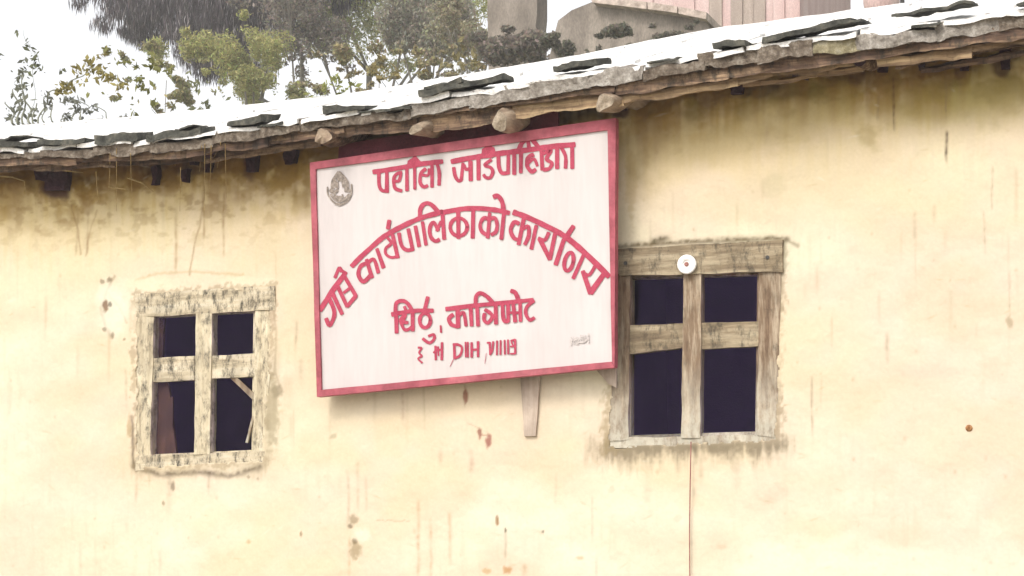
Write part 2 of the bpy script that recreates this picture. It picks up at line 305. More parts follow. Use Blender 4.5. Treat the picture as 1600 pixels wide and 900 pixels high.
# ---- limewash colours: weathering keyed to fixed places on the wall
def wall_colour():
    K = 0.605
    L = lambda c: s2l(c)*K
    n1 = fbm(uu/260, vv/170, 1, 4); n2 = fbm(uu/90, vv/70, 5, 4); n3f = fbm(uu/22, vv/22, 9, 4); nst = fbm(uu/7, vv/70, 12, 4); nfine = fbm(uu/5, vv/6, 15, 3)
    col = np.empty(uu.shape+(3,)); col[:] = L((253, 236, 211))
    def put(mask, c):
        nonlocal col
        mk = np.clip(mask, 0, 1)[..., None]; col = col*(1-mk)+L(c)*mk
    put(sm(0.42, 0.68, n1)*0.75, (255, 247, 216)); put(sm(0.55, 0.3, n1)*0.6, (246, 226, 186))
    put(sm(1180, 1480, uu)*sm(300, 420, vv)*(0.35+0.55*n2), (244, 228, 208))
    put(sm(0.5, 0.75, n2)*0.5, (250, 230, 208)); put(sm(0.56, 0.75, fbm(uu/150, vv/90, 33))*0.45, (232, 220, 188))
    put(sm(0.5, 0.8, nst)*0.22*sm(.3,.6,n1), (225, 205, 175)); put(sm(.5,.72,fbm(uu/120,vv/60,88))*.35, (238, 218, 190)); put(sm(.52,.7,fbm(uu/170,vv/120,93))*sm(500,900,vv)*.6, (255, 250, 228))
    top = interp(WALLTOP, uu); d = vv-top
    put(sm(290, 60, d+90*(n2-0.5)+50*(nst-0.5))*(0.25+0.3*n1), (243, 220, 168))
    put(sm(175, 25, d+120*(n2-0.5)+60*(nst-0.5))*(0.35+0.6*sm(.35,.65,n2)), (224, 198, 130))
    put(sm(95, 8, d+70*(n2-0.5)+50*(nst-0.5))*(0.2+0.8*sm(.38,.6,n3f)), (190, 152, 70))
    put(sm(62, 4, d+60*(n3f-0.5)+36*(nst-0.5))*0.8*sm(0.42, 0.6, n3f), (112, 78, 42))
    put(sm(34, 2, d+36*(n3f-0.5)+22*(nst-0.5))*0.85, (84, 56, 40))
    # greenish moss on the right and beside the sign
    put(np.exp(-((uu-1450)/190)**2-((vv-150)/42)**2)*sm(0.4, 0.62, n2)*0.75, (176, 160, 74))
    put(np.exp(-((uu-1420)/80)**2-((vv-168)/18)**2)*0.6, (170, 150, 66))
    put(np.exp(-((uu-440)/75)**2-((vv-285)/45)**2)*sm(0.35, 0.6, n3f)*0.8, (160, 128, 52))
    put(np.exp(-((uu-60)/110)**2-((vv-300)/45)**2)*sm(0.4, 0.62, n3f)*0.6, (166, 136, 70))
    put(np.exp(-((uu-1080)/150)**2-((vv-215)/45)**2)*0.5, (204, 182, 122))
    put(np.exp(-((uu-1250)/60)**2-((vv-180)/50)**2)*0.5, (200, 180, 122))
    put(sm(0.52, 0.7, fbm(uu/14, vv/10, 77))*sm(430, 300, vv)*sm(520, 330, uu)*0.45, (150, 118, 60))
    put(sm(150, 20, d+150*(fbm(uu/60, vv/45, 101)-0.5))*sm(.46, .66, fbm(uu/45, vv/38, 103))*sm(950, 1010, uu)*.85, (160, 140, 76))
    put(sm(120, 10, d+130*(fbm(uu/50, vv/45, 105)-0.5))*sm(.46, .66, fbm(uu/34, vv/30, 107))*sm(500, 470, uu)*.85, (150, 114, 52))
    # hollows high on the wall, their shade painted in as dark brown
    for (a, b, ra, rb, s) in [(85, 292, 26, 20, .9), (390, 258, 14, 24, .8), (1335, 112, 16, 26, .8), (1378, 112, 14, 12, .8), (1500, 112, 14, 22, .7), (1565, 105, 16, 20, .7), (1440, 115, 8, 12, .8), (1180, 140, 40, 18, .5), (1120, 150, 34, 22, .5), (300, 260, 40, 16, .6), (220, 262, 40, 22, .5), (970, 172, 18, 14, .8)]:
        r = np.hypot((uu-a)/ra, (vv-b)/rb)+1.1*(n3f-0.5); put(sm(1.15, 0.55, r)*s, (82, 48, 46))
    # painted shade beside the sign, drips and runs: (u, v0, v1, width, strength, colour)
    dark = (92, 70, 62); grey = (150, 135, 112); rust = (186, 140, 96); pinkb = (176, 132, 116)
    runs_and_shade = [(1397, 120, 205, 1.7, .8, dark), (1372, 150, 190, 2, .45, grey), (1478, 60, 190, 1.6, .4, grey), (1479, 205, 255, 2.2, .75, dark), (1268, 588, 680, 1.5, .7, grey), (1282, 590, 640, 1.6, .4, grey), (1386, 520, 568, 3, .35, grey),
            (545, 735, 830, 2, .45, grey), (560, 720, 800, 2, .4, grey), (572, 745, 800, 2, .35, grey), (547, 840, 905, 2, .5, rust), (654, 780, 905, 2.3, .6, rust), (673, 810, 905, 2.2, .55, rust), (703, 800, 885, 2.4, .5, rust), (790, 826, 880, 1.6, .55, grey), (820, 880, 905, 3, .5, rust),
            (630, 612, 662, 2, .5, pinkb), (690, 700, 730, 3, .35, pinkb), (737, 702, 742, 3, .5, pinkb), (925, 775, 850, 1.5, .35, grey), (932, 870, 905, 1.5, .35, grey), (265, 735, 800, 3.5, .6, grey), (326, 735, 770, 2, .6, grey), (404, 730, 750, 2, .6, grey), (213, 735, 790, 2, .4, grey), (197, 575, 645, 1.6, .4, grey),
            (275, 340, 425, 2.4, .45, (176, 140, 86)), (318, 300, 380, 2, .5, (160, 126, 78)), (349, 300, 400, 2, .5, (165, 130, 84)), (1577, 425, 492, 1.5, .35, grey), (1550, 260, 330, 1.6, .35, grey), (1538, 330, 400, 2, .3, grey), (1430, 330, 380, 3, .25, grey), (1460, 320, 350, 3, .25, grey), (640, 330, 345, 1, 0, grey),
            (463, 500, 545, 2, .4, grey), (470, 560, 600, 4, .3, grey), (452, 585, 640, 5, .35, (190, 172, 140)), (120, 330, 400, 2, .4, (150, 118, 74)), (137, 330, 402, 1.8, .35, (150, 118, 74)), (478, 250, 330, 5, .5, (170, 138, 80)), (462, 250, 310, 3, .5, (150, 116, 62)),  # the strip hugging the sign's left edge is contact shade painted in
            (125, 850, 905, 2, .3, grey), (250, 860, 900, 2, .3, grey), (868, 740, 790, 2, .25, grey), (1010, 720, 790, 5, .28, grey), (1060, 712, 750, 4, .35, grey), (1150, 712, 770, 6, .35, grey), (1180, 712, 745, 4, .35, grey), (1095, 712, 760, 3, .4, grey), (985, 712, 745, 4, .3, grey), (1085, 760, 780, 2, .5, grey)]
    for (a, v0, v1, wd, s, c) in runs_and_shade:
        if v0 > 560: s *= 0.6; wd *= 1.25
        wob = (fbm(vv/30, vv*0+a, 3, 2)-0.5)*4
        g = np.exp(-((uu-a-wob)/wd)**2)*sm(v0-4, v0+6, vv)*sm(v1+6, v1-14, vv)*(0.45+0.9*vn(vv/6, vv*0+a, 4))
        put(g*s, c)
    for _ in range(70):                                   # faint rain runs all along the wall
        a = rng.uniform(-20, 1620); v0 = interp(WALLTOP, a)+rng.uniform(20, 420); ln = rng.uniform(30, 130); wd = rng.uniform(1.2, 4)
        put(np.exp(-((uu-a)/wd)**2)*sm(v0, v0+20, vv)*sm(v0+ln, v0+ln*0.4, vv)*rng.uniform(.08, .25), (170, 145, 110))
    # cracks: polylines
    for pts, wd, s, c in [([(318, 240), (320, 300), (312, 350), (300, 400), (296, 430)], 1.8, .5, (150, 115, 70)), ([(110, 320), (122, 360), (128, 398)], 1.6, .5, (150, 115, 70)), ([(150, 330), (140, 365), (136, 400)], 1.6, .4, (150, 115, 70)),
                          ([(180, 432), (166, 455), (158, 480), (165, 510), (176, 528)], 2.4, .6, (150, 120, 84)), ([(166, 455), (186, 480), (198, 505)], 1.6, .45, (160, 130, 90)), ([(205, 650), (208, 690), (207, 730)], 2.4, .75, (96, 74, 60)), ([(210, 440), (240, 428), (300, 424), (380, 430)], 2.5, .5, (205, 178, 130)),
                          ([(207, 728), (250, 742), (310, 738), (360, 744), (405, 730)], 4.5, .75, (96, 80, 64)), ([(425, 470), (432, 520), (428, 580), (440, 610)], 2.5, .4, (150, 128, 96)), ([(1205, 380), (1232, 376), (1245, 384)], 3, .6, (110, 96, 70)), ([(960, 386), (1040, 380), (1130, 376), (1230, 372)], 4.5, .8, (100, 84, 52)), ([(1020, 376), (1040, 372)], 5, .8, (84, 74, 44)),
                          ([(590, 813), (640, 814)], 1.2, .35, grey), ([(730, 660), (752, 672)], 1.2, .4, pinkb)]:
        dm = np.full(uu.shape, 1e9)
        for (x0, y0), (x1, y1) in zip(pts[:-1], pts[1:]):
            dd, _t = seg_dist(uu+5*(n3f-0.5), vv+5*(nfine-0.5), x0, y0, x1, y1); dm = np.minimum(dm, dd)
        put(np.exp(-(dm/wd)**2)*s*(0.5+0.8*nfine), c)
    # blotches: (u, v, ru, rv, strength, colour)
    for (a, b, ra, rb, s, c) in [(177, 480, 26, 52, .75, (255, 250, 228)), (165, 478, 5, 10, .8, (130, 84, 50)), (171, 437, 5, 5, .7, (120, 96, 66)), (160, 440, 4, 4, .6, (120, 96, 66)), (172, 475, 3, 5, .7, (90, 76, 60)), (163, 515, 4, 4, .6, (120, 100, 70)), (176, 524, 3, 5, .6, (120, 100, 70)), (194, 530, 3, 3, .6, (120, 100, 70)),
                                 (230, 445, 40, 12, .7, (255, 246, 214)), (390, 440, 40, 9, .55, (255, 244, 214)), (425, 640, 12, 70, .6, (172, 160, 128)), (432, 612, 10, 12, .6, (150, 138, 110)), (202, 668, 4, 20, .6, (180, 150, 100)), (270, 760, 4, 9, .75, (130, 112, 88)), (255, 786, 3, 5, .7, (140, 116, 80)), (388, 745, 3, 3, .6, grey), (402, 748, 2.5, 3, .6, grey),
                                 (728, 618, 4, 15, .8, (160, 96, 76)), (750, 677, 3.5, 10, .85, (168, 108, 92)), (764, 688, 5, 12, .85, (172, 104, 92)), (757, 680, 8, 2, .6, (190, 140, 120)), (556, 858, 9, 18, .8, (186, 166, 130)), (553, 812, 9, 9, .6, (150, 130, 96)), (555, 846, 5, 5, .7, (130, 112, 84)), (566, 836, 14, 12, .55, (255, 250, 232)), (548, 822, 4, 4, .7, (120, 100, 76)),
                                 (470, 834, 2.5, 6, .7, (150, 126, 90)), (522, 682, 6, 5, .5, (170, 160, 128)), (389, 847, 5, 5, .5, (190, 158, 100)), (777, 814, 3, 8, .8, (160, 112, 50)), (792, 890, 8, 6, .75, (206, 150, 86)), (760, 892, 8, 5, .6, (214, 170, 110)), (790, 828, 1.8, 4, .8, (90, 70, 50)), (848, 831, 2, 3, .7, (110, 90, 70)), (908, 872, 8, 4, .5, (196, 170, 120)), (955, 765, 6, 6, .3, (200, 180, 150)), (1125, 855, 12, 5, .35, (214, 190, 160)), (1058, 810, 8, 6, .25, (214, 190, 160)),
                                 (1577, 503, 6, 12, .55, (166, 146, 110)), (1207, 770, 30, 16, .25, (226, 208, 186)), (1450, 580, 60, 14, .25, (226, 208, 190)), (985, 290, 10, 60, .35, (214, 184, 120)), (1210, 290, 20, 22, .35, (210, 198, 160)), (300, 800, 60, 40, .3, (255, 250, 222)), (100, 620, 70, 30, .35, (250, 224, 190)), (170, 640, 70, 24, .3, (250, 222, 200))]:  # the ochre strip just right of the sign is painted contact shade
        r = np.hypot((uu-a)/ra, (vv-b)/rb)+(0.9*(nfine-0.5) if ra < 20 else 0.9*(n3f-0.5)); put(sm(1.2, 0.5, r)*s, c)
    tong = fbm(uu/34, uu*0+3, 111, 4)
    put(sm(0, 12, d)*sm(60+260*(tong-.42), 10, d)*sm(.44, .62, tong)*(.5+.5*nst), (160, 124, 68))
    for _ in range(260):
        a, b = rng.uniform(-20, 1620), rng.uniform(120, 900); an = rng.uniform(-.7, .7); L_ = rng.uniform(3, 9); ca, sa = math.cos(an), math.sin(an)
        x_ = (uu-a)*ca+(vv-b)*sa; y_ = -(uu-a)*sa+(vv-b)*ca; put(np.exp(-(x_/L_)**2-(y_/1.3)**2)*rng.uniform(.15, .4), (206, 178, 128) if rng.random() < .6 else (255, 250, 232))
    # specks
    for _ in range(110):
        a, b = rng.uniform(0, 1600), rng.uniform(250, 900); r = rng.uniform(1.2, 2.8)
        put(np.exp(-((uu-a)**2+((vv-b)/1.4)**2)/r**2)*rng.uniform(.1, .4), (170, 140, 100))
    # sooty fringe round the right window frame, grime round the left one
    def qd(q):
        dm = np.full(uu.shape, 1e9)
        for i in range(4):
            dd, _t = seg_dist(uu, vv, *q[i], *q[(i+1) % 4]); dm = np.minimum(dm, dd)
        return dm
    dR = qd(WIN_R); below = sm(670, 700, vv)
    put(sm(38, 2, dR+50*(nst-0.5)+10*(nfine-.5))*below*0.6, (176, 162, 134))
    put(sm(22, 0, dR+40*(nst-0.5)+16*(nfine-.5))*below*0.65, (126, 114, 92))
    put(sm(13, 0, dR+22*(nfine-0.5)+16*(nst-.5))*(1-below)*sm(1090, 1200, uu)*0.6*sm(.35, .6, n2), (140, 120, 84))
    put(sm(14, 0, dR+22*(nfine-0.5))*sm(1000, 940, uu)*sm(560, 620, vv)*0.7, (176, 156, 116))
    dL = qd(WIN_L)
    put(sm(7, 0, dL+22*(nfine-0.5)+10*(n3f-.4))*0.42*sm(.35, .6, n2+.1), (150, 126, 88)); put(sm(20, 0, dL+44*(nst-0.5))*sm(700, 726, vv)*0.3, (176, 162, 128))
    put(sm(26, 0, dL+40*(nst-0.5))*sm(405, 420, uu)*sm(520, 580, vv)*0.38, (170, 156, 122))
    return np.clip(col*(0.97+0.06*nfine)[..., None], 0.02, 0.82)
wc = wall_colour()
hgt = 0.03*(fbm(GX*0.9, GZ*0.9, 41, 3)-0.5)+0.020*(fbm(GX*4, GZ*4, 43, 3)-0.5)+0.006*(fbm(GX*5+GZ*2, GZ*6-GX*2, 44, 3)-0.5)+0.0025*(fbm(GX*40, GZ*40, 47, 3)-0.5)
topn = sm(110, 0, vv-interp(WALLTOP, uu)); hgt += topn*0.05*(fbm(GX*7, GZ*9, 51, 4)-0.45)
GY = -hgt
EAVEZ = [(x[0], x[2]) for x in (bp(u, v, -0.33) for u, v in [(0, 245), (200, 240), (400, 212), (560, 192), (700, 170), (900, 140), (1100, 105), (1300, 78), (1500, 55), (1600, 38)])]
ztop = interp(EAVEZ, GX)+0.17
hole = np.zeros(uu.shape, bool)
nj = fbm(uu/9, vv/9, 61, 3)
for q in (WIN_L, WIN_R):
    hole |= inquad(uu+8*(nj-0.5), vv+8*(fbm(uu/9, vv/9, 67, 3)-0.5), q, -4.5)
keep = (~hole) & (GZ < ztop)
nzr, nxr = uu.shape
idx = -np.ones(uu.shape, int); fm = keep[:-1, :-1] & keep[1:, :-1] & keep[1:, 1:] & keep[:-1, 1:]
used = np.zeros(uu.shape, bool); used[:-1, :-1] |= fm; used[1:, :-1] |= fm; used[1:, 1:] |= fm; used[:-1, 1:] |= fm
idx[used] = np.arange(used.sum())
q0, q1, q2, q3 = idx[:-1, :-1][fm], idx[:-1, 1:][fm], idx[1:, 1:][fm], idx[1:, :-1][fm]
faces = np.stack([q0, q1, q2, q3], 1)
Wv = np.stack([GX[used], GY[used], GZ[used]], 1); Wc = wc[used]
# reveal skirt at every open edge of the sheet
e = np.concatenate([faces[:, [0, 1]], faces[:, [1, 2]], faces[:, [2, 3]], faces[:, [3, 0]]])
key = np.sort(e, 1); kk = key[:, 0].astype(np.int64)*10**7+key[:, 1]; un, inv, cnt = np.unique(kk, return_inverse=True, return_counts=True)
be = e[cnt[inv] == 1]; bv = np.unique(be); mp = {int(b): len(Wv)+i for i, b in enumerate(bv)}
Wv2 = np.concatenate([Wv, Wv[bv]+np.array([0, 0.06, 0])]); Wc2 = np.concatenate([Wc, Wc[bv]*0.9])
sk = np.array([[int(b_), int(a_), mp[int(a_)], mp[int(b_)]] for a_, b_ in be]); faces = np.concatenate([faces, sk])
me = bpy.data.meshes.new('wall'); me.vertices.add(len(Wv2)); me.vertices.foreach_set('co', (Wv2-np.array([-3.5, 0, 0])).ravel())
me.loops.add(faces.size); me.loops.foreach_set('vertex_index', faces.ravel()); me.polygons.add(len(faces))
me.polygons.foreach_set('loop_start', np.arange(0, faces.size, 4)); me.polygons.foreach_set('use_smooth', np.ones(len(faces), bool))
me.update(calc_edges=True)
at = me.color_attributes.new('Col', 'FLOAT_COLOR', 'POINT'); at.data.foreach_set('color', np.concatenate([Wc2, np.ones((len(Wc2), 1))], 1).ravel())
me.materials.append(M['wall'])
wall = bpy.data.objects.new('wall', me); COL.objects.link(wall); wall.parent = house
# gable and rear walls, and the dim rooms behind the windows
mb = MB()
def box(mb, x0, x1, y0, y1, z0, z1):
    Vv = [(x, y, z) for x in (x0, x1) for y in (y0, y1) for z in (z0, z1)]
    mb.add(Vv, [(0, 1, 3, 2), (4, 6, 7, 5), (0, 4, 5, 1), (2, 3, 7, 6), (0, 2, 6, 4), (1, 5, 7, 3)])
box(mb, -9.5, -9.2, 0.07, 2.7, 0, 3.75); box(mb, 2.2, 2.5, 0.07, 2.7, 0, 3.75); box(mb, -9.2, 2.2, 2.9, 3.3, 0, 4.5)
mb.build('side_wall', M['mud'], house)
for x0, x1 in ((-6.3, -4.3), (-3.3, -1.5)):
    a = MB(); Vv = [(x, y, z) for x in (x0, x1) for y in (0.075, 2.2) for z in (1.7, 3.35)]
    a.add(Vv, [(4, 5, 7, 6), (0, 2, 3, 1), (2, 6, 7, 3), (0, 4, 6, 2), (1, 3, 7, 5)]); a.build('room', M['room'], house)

# ------------------------------------------------------------------ windows
def member(mb, quad, Y, depth, n, sd, amp=0.0035): px_block(quad, Y, depth, n, amp, 9, sd, 0, mb)
def quad_pane(name, quad, Y, parent, mat):
    P = [bp(u, v, Y) for u, v in quad]; a = MB()
    a.add(P+[p+np.array([0, 0.004, 0]) for p in P], [(0, 3, 2, 1), (4, 5, 6, 7), (0, 1, 5, 4), (1, 2, 6, 5), (2, 3, 7, 6), (3, 0, 4, 7)])
    return a.build(name, mat, parent)
# left window: thick peeling cream paint
def ring(name, out, inn, Y, depth, mat, parent):
    mb_ = MB(); A = [bp(u, v, Y) for u, v in out]; B = [bp(u, v, Y) for u, v in inn]; dv = np.array([0, depth, 0])
    mb_.add(A+B+[p+dv for p in A]+[p+dv for p in B], [q for i in range(4) for j in [(i+1) % 4] for q in [(i, 4+i, 4+j, j), (8+i, 8+j, 12+j, 12+i), (i, j, 8+j, 8+i), (4+i, 12+i, 12+j, 4+j)]])
    return mb_.build(name, mat, parent)
def member_part(name, quad, Y, depth, n, sd, mat, parent, amp=0.005):
    a = MB(); member(a, quad, Y, depth, n, sd, amp); return a.build(name, mat, parent)
lwin = ring('window', [(213, 462), (427, 449), (411, 720), (213, 731)], [(243, 496), (396, 488), (393, 703), (238, 710)], 0.03, 0.045, M['cream_v'], house)
lwin['label'] = 'left window with peeling cream painted frame'
member_part('rail', [(210, 459), (429, 446), (430, 484), (212, 495)], 0.000, 0.07, (18, 3, 2), 1, M['cream_h'], lwin, 0.006)
member_part('sill', [(212, 712), (414, 705), (412, 723), (211, 735)], 0.003, 0.07, (18, 2, 2), 2, M['cream_h'], lwin, 0.006)
member_part('stile', [(211, 494), (240, 493), (235, 713), (211, 713)], 0.004, 0.07, (3, 16, 2), 3, M['cream_v'], lwin)
member_part('stile', [(399, 485), (429, 484), (414, 706), (395, 706)], 0.004, 0.07, (3, 16, 2), 4, M['cream_v'], lwin)
a = MB(); member(a, [(306, 488), (331, 487), (328, 710), (303, 711)], 0.001, 0.06, (3, 16, 2), 5, 0.004); a.build('mullion', M['cream_v'], lwin)
a = MB(); member(a, [(237, 560), (304, 556), (304, 594), (236, 597)], 0.010, 0.04, (6, 3, 2), 6, 0.004); a.build('transom', M['cream_h'], lwin)
a = MB(); member(a, [(330, 556), (399, 552), (398, 588), (329, 592)], 0.012, 0.04, (6, 3, 2), 7, 0.004); a.build('transom', M['cream_h'], lwin)
quad_pane('pane', [(238, 492), (306, 485), (305, 558), (237, 562)], 0.022, lwin, M['glass'])
quad_pane('pane', [(331, 485), (400, 482), (399, 556), (330, 558)], 0.022, lwin, M['glass'])
quad_pane('pane', [(236, 594), (304, 591), (302, 713), (233, 715)], 0.022, lwin, M['glass'])
quad_pane('pane', [(327, 589), (399, 585), (397, 712), (326, 714)], 0.034, lwin, M['glass'])
def brace(name, p0, p1, wpx, Y, mat, sd):
    (x0, y0), (x1, y1) = p0, p1; L = math.hypot(x1-x0, y1-y0); nx, ny = (y1-y0)/L*wpx/2, -(x1-x0)/L*wpx/2
    a = MB(); member(a, [(x0-nx, y0-ny), (x0+nx, y0+ny), (x1+nx, y1+ny), (x1-nx, y1-ny)], Y, 0.012, (2, 8, 1), sd, 0.002); return a.build(name, mat, lwin)
brace('splinter', (358, 584), (398, 622), 8, 0.018, M['grey_v'], 11); brace('splinter', (396, 650), (385, 692), 3.5, 0.018, M['grey_v'], 12)
brace('splinter', (268, 620), (268, 668), 3.5, 0.05, M['brown_board'], 13)
a = MB(); member(a, [(228, 594), (262, 592), (276, 716), (228, 718)], 0.06, 0.02, (4, 10, 1), 14); a.build('shutter_board', M['brown_board'], lwin)
a = MB(); member(a, [(228, 488), (256, 488), (254, 560), (228, 562)], 0.06, 0.02, (4, 6, 1), 15); a.build('shutter_board', M['brown_board'], lwin)
# right window: bare weathered timber
rwin = ring('window', [(968, 394), (1219, 379), (1212, 688), (951, 697)], [(987, 436), (1183, 430), (1180, 674), (986, 680)], 0.03, 0.045, M['grey_v'], house)
rwin['label'] = 'right window with bare weathered timber frame'
member_part('stile', [(965, 428), (984, 431), (982, 686), (948, 690)], 0.004, 0.07, (3, 18, 2), 21, M['grey_v'], rwin)
member_part('stile', [(1186, 424), (1220, 420), (1215, 684), (1183, 680)], 0.003, 0.07, (3, 18, 2), 22, M['grey_v'], rwin)
a = MB(); member(a, [(966, 389), (1223, 374), (1222, 424), (966, 431)], -0.012, 0.08, (22, 4, 2), 23, 0.006); a.build('lintel', M['grey_h'], rwin)
a = MB(); member(a, [(948, 684), (1216, 679), (1216, 695), (948, 701)], 0.008, 0.07, (22, 2, 2), 24, 0.006); a.build('sill', M['grey_v'], rwin)
a = MB(); member(a, [(1068, 428), (1096, 426), (1094, 684), (1064, 685)], 0.000, 0.06, (3, 18, 2), 25, 0.004); a.build('mullion', M['grey_v'], rwin)
a = MB(); member(a, [(983, 508), (1068, 505), (1067, 543), (983, 553)], 0.012, 0.04, (6, 3, 2), 26, 0.005); a.build('transom', M['grey_h'], rwin)
a = MB(); member(a, [(1095, 504), (1186, 502), (1185, 541), (1094, 546)], 0.010, 0.04, (6, 3, 2), 27, 0.005); a.build('transom', M['grey_h'], rwin)
for q in ([(982, 430), (1070, 426), (1068, 510), (982, 512)], [(1094, 425), (1188, 422), (1187, 506), (1094, 508)], [(982, 548), (1068, 540), (1066, 688), (980, 688)], [(1092, 542), (1187, 538), (1185, 684), (1092, 686)]):
    quad_pane('pane', q, 0.026, rwin, M['glass'])
for u, v in ((977, 411), (1199, 402)):                   # nail heads on the lintel
    a = MB(); c = bp(u, v, -0.016); tube(a, [c+np.array([0, 0.02, 0]), c], 0.010, 8); a.build('nail_head', M['post'], rwin)

# ------------------------------------------------------------------ roof
EDGE = [(-300, 245), (0, 237), (60, 235), (110, 228), (200, 222), (270, 222), (310, 214), (400, 196), (470, 190), (520, 180), (560, 176), (620, 172), (660, 160), (700, 150), (800, 138), (860, 126), (940, 116), (1000, 106), (1060, 94), (1110, 86), (1180, 73), (1250, 66), (1330, 54), (1400, 50), (1480, 36), (1600, 18), (1900, -25)]
FTOP = [(-300, 252), (0, 246), (100, 242), (200, 240), (310, 229), (400, 213), (500, 196), (560, 192), (640, 183), (700, 171), (800, 153), (900, 140), (1000, 122), (1100, 105), (1180, 95), (1300, 78), (1400, 70), (1500, 55), (1600, 38), (1900, -5)]
RIDGE = [(-500, 262), (-200, 222), (0, 198), (310, 173), (540, 147), (700, 120), (850, 96), (1000, 66), (1120, 44), (1300, 20), (1600, -22), (2000, -75)]
RY = 2.4
def curve_at(poly, Y):
    P = [bp(u, v, Y) for u, v in poly]; return [(p[0], p[2]) for p in P]
EK = 0.72
E3, R3 = curve_at(EDGE, -0.50*EK), curve_at(RIDGE, RY)
def roofpt(x, t, lift=0.0):
    ze = interp(E3, x); zr = interp(R3, x); return np.array([x, -0.50*EK+t*(RY+0.50*EK), ze*(1-t)+zr*t+lift])
a = MB(); rx = np.linspace(-9.4, 2.6, 120); ry = np.linspace(0.02, 1, 6)
Vv = [roofpt(x, t, -0.035) for t in ry for x in rx]+[np.array([x, RY+1.6, interp(R3, x)-0.9]) for x in rx]
nn = len(rx); a.add(Vv, [(j*nn+i, j*nn+i+1, (j+1)*nn+i+1, (j+1)*nn+i) for j in range(len(ry)) for i in range(nn-1)])
roof = a.build('roof', M['slate_white'], house)
for r in range(5):
    x = -9.3+0.2*(r % 2)
    while x < 2.3:
        wd = random.uniform(0.34, 0.6); t0, t1 = r/5-0.0*(r == 0), (r+1)/5+0.06
        jt = random.uniform(-0.012, 0.012) if r else random.uniform(0, 0.012)
        q = [roofpt(x+0.01, t0+jt, 0.012), roofpt(x+wd, t0+jt*0.5, 0.010), roofpt(x+wd-random.uniform(0, .03), t1, -0.004), roofpt(x+0.01, min(t1, 1.03), -0.004)]
        qb = [p+np.array([0, 0, -0.024]) for p in q]
        mbx = MB(); lumpy(mbx, [q[0], q[1], qb[1], qb[0], q[3], q[2], qb[2], qb[3]], (10 if r == 0 else 5, 2, 3), 0.022 if r == 0 else 0.008, 8 if r == 0 else 5, r*40+int(x*10))
        mbx.build('roof_slab', M['slate_white'], roof); x += wd+0.008
# darker mossy slates lying along the eave: (u0, v0 bottom-left, u1, v1 bottom-right, thickness left, thickness right)
DS = [(-60, 236, 44, 229, 14, 8), (60, 228, 130, 224, 12, 12), (148, 226, 214, 219, 20, 19), (226, 222, 312, 207, 20, 16), (355, 198, 408, 190, 13, 18), (505, 178, 570, 170, 16, 8), (654, 152, 782, 124, 16, 12), (862, 112, 932, 100, 14, 16), (1114, 78, 1166, 70, 14, 14), (1190, 66, 1330, 36, 12, 10), (1395, 24, 1522, 7, 9, 7), (1588, 8, 1680, -10, 8, 8), (660, 140, 720, 132, 6, 10), (400, 200, 440, 195, 5, 7), (1250, 52, 1345, 32, 6, 8), (560, 178, 640, 170, 4, 6), (1010, 100, 1060, 92, 5, 4), (1420, 44, 1470, 36, 5, 5), (-20, 222, 40, 216, 5, 3), (270, 205, 300, 199, 4, 5)]
for i, (u0, v0, u1, v1, t0, t1) in enumerate(DS):
    mbx = MB(); Yf = -0.52*EK
    fq = [bp(u0, v0-t0, Yf), bp(u1, v1-t1, Yf), bp(u1, v1, Yf), bp(u0, v0, Yf)]
    bq = [p+np.array([random.uniform(-.02, .02), 0.16, 0.035]) for p in fq]
    fq[0] = fq[0]+(fq[3]-fq[0])*random.uniform(.1, .55); fq[1] = fq[1]+(fq[2]-fq[1])*random.uniform(.1, .55); bq = [p+np.array([random.uniform(-.02, .02), 0.16, 0.035]) for p in fq]; lumpy(mbx, fq+bq, (18, 3, 3), 0.017, 9, 100+i); mbx.build('dark_slate', M['slate_dark'], roof, smooth=False)
# pebbly stones bedded under the slates, one by one
us = [-120, -20, 70, 150, 240, 330, 412, 470, 545, 640, 735, 830, 925, 1010, 1100, 1180, 1265, 1345, 1462, 1560, 1690]
for i in range(len(us)-1):
    u0, u1 = us[i]-random.uniform(0, 8), us[i+1]+random.uniform(-3, 8)
    if i == 17: u1 -= 4
    mbx = MB(); Yf = -0.475*EK+random.uniform(-.012, .012)
    lift = random.uniform(-6, 2)
    fq = [bp(u0, interp(EDGE, u0)-2-lift, Yf), bp(u1, interp(EDGE, u1)-2-lift, Yf), bp(u1, interp(FTOP, u1)+3, Yf), bp(u0, interp(FTOP, u0)+3, Yf)]
    bq = [p+np.array([0, 0.30, 0.09]) for p in fq]
    fq[0][2] += random.uniform(-.012, .006); fq[1][2] += random.uniform(-.012, .006); lumpy(mbx, fq+bq, (20, 4, 3), 0.022, 8, 200+i); mbx.build('edge_stone', M['moss'] if i == 16 else (M['stone_pale'] if i in (9, 10, 11, 12, 17, 18) else M['stone']), roof)
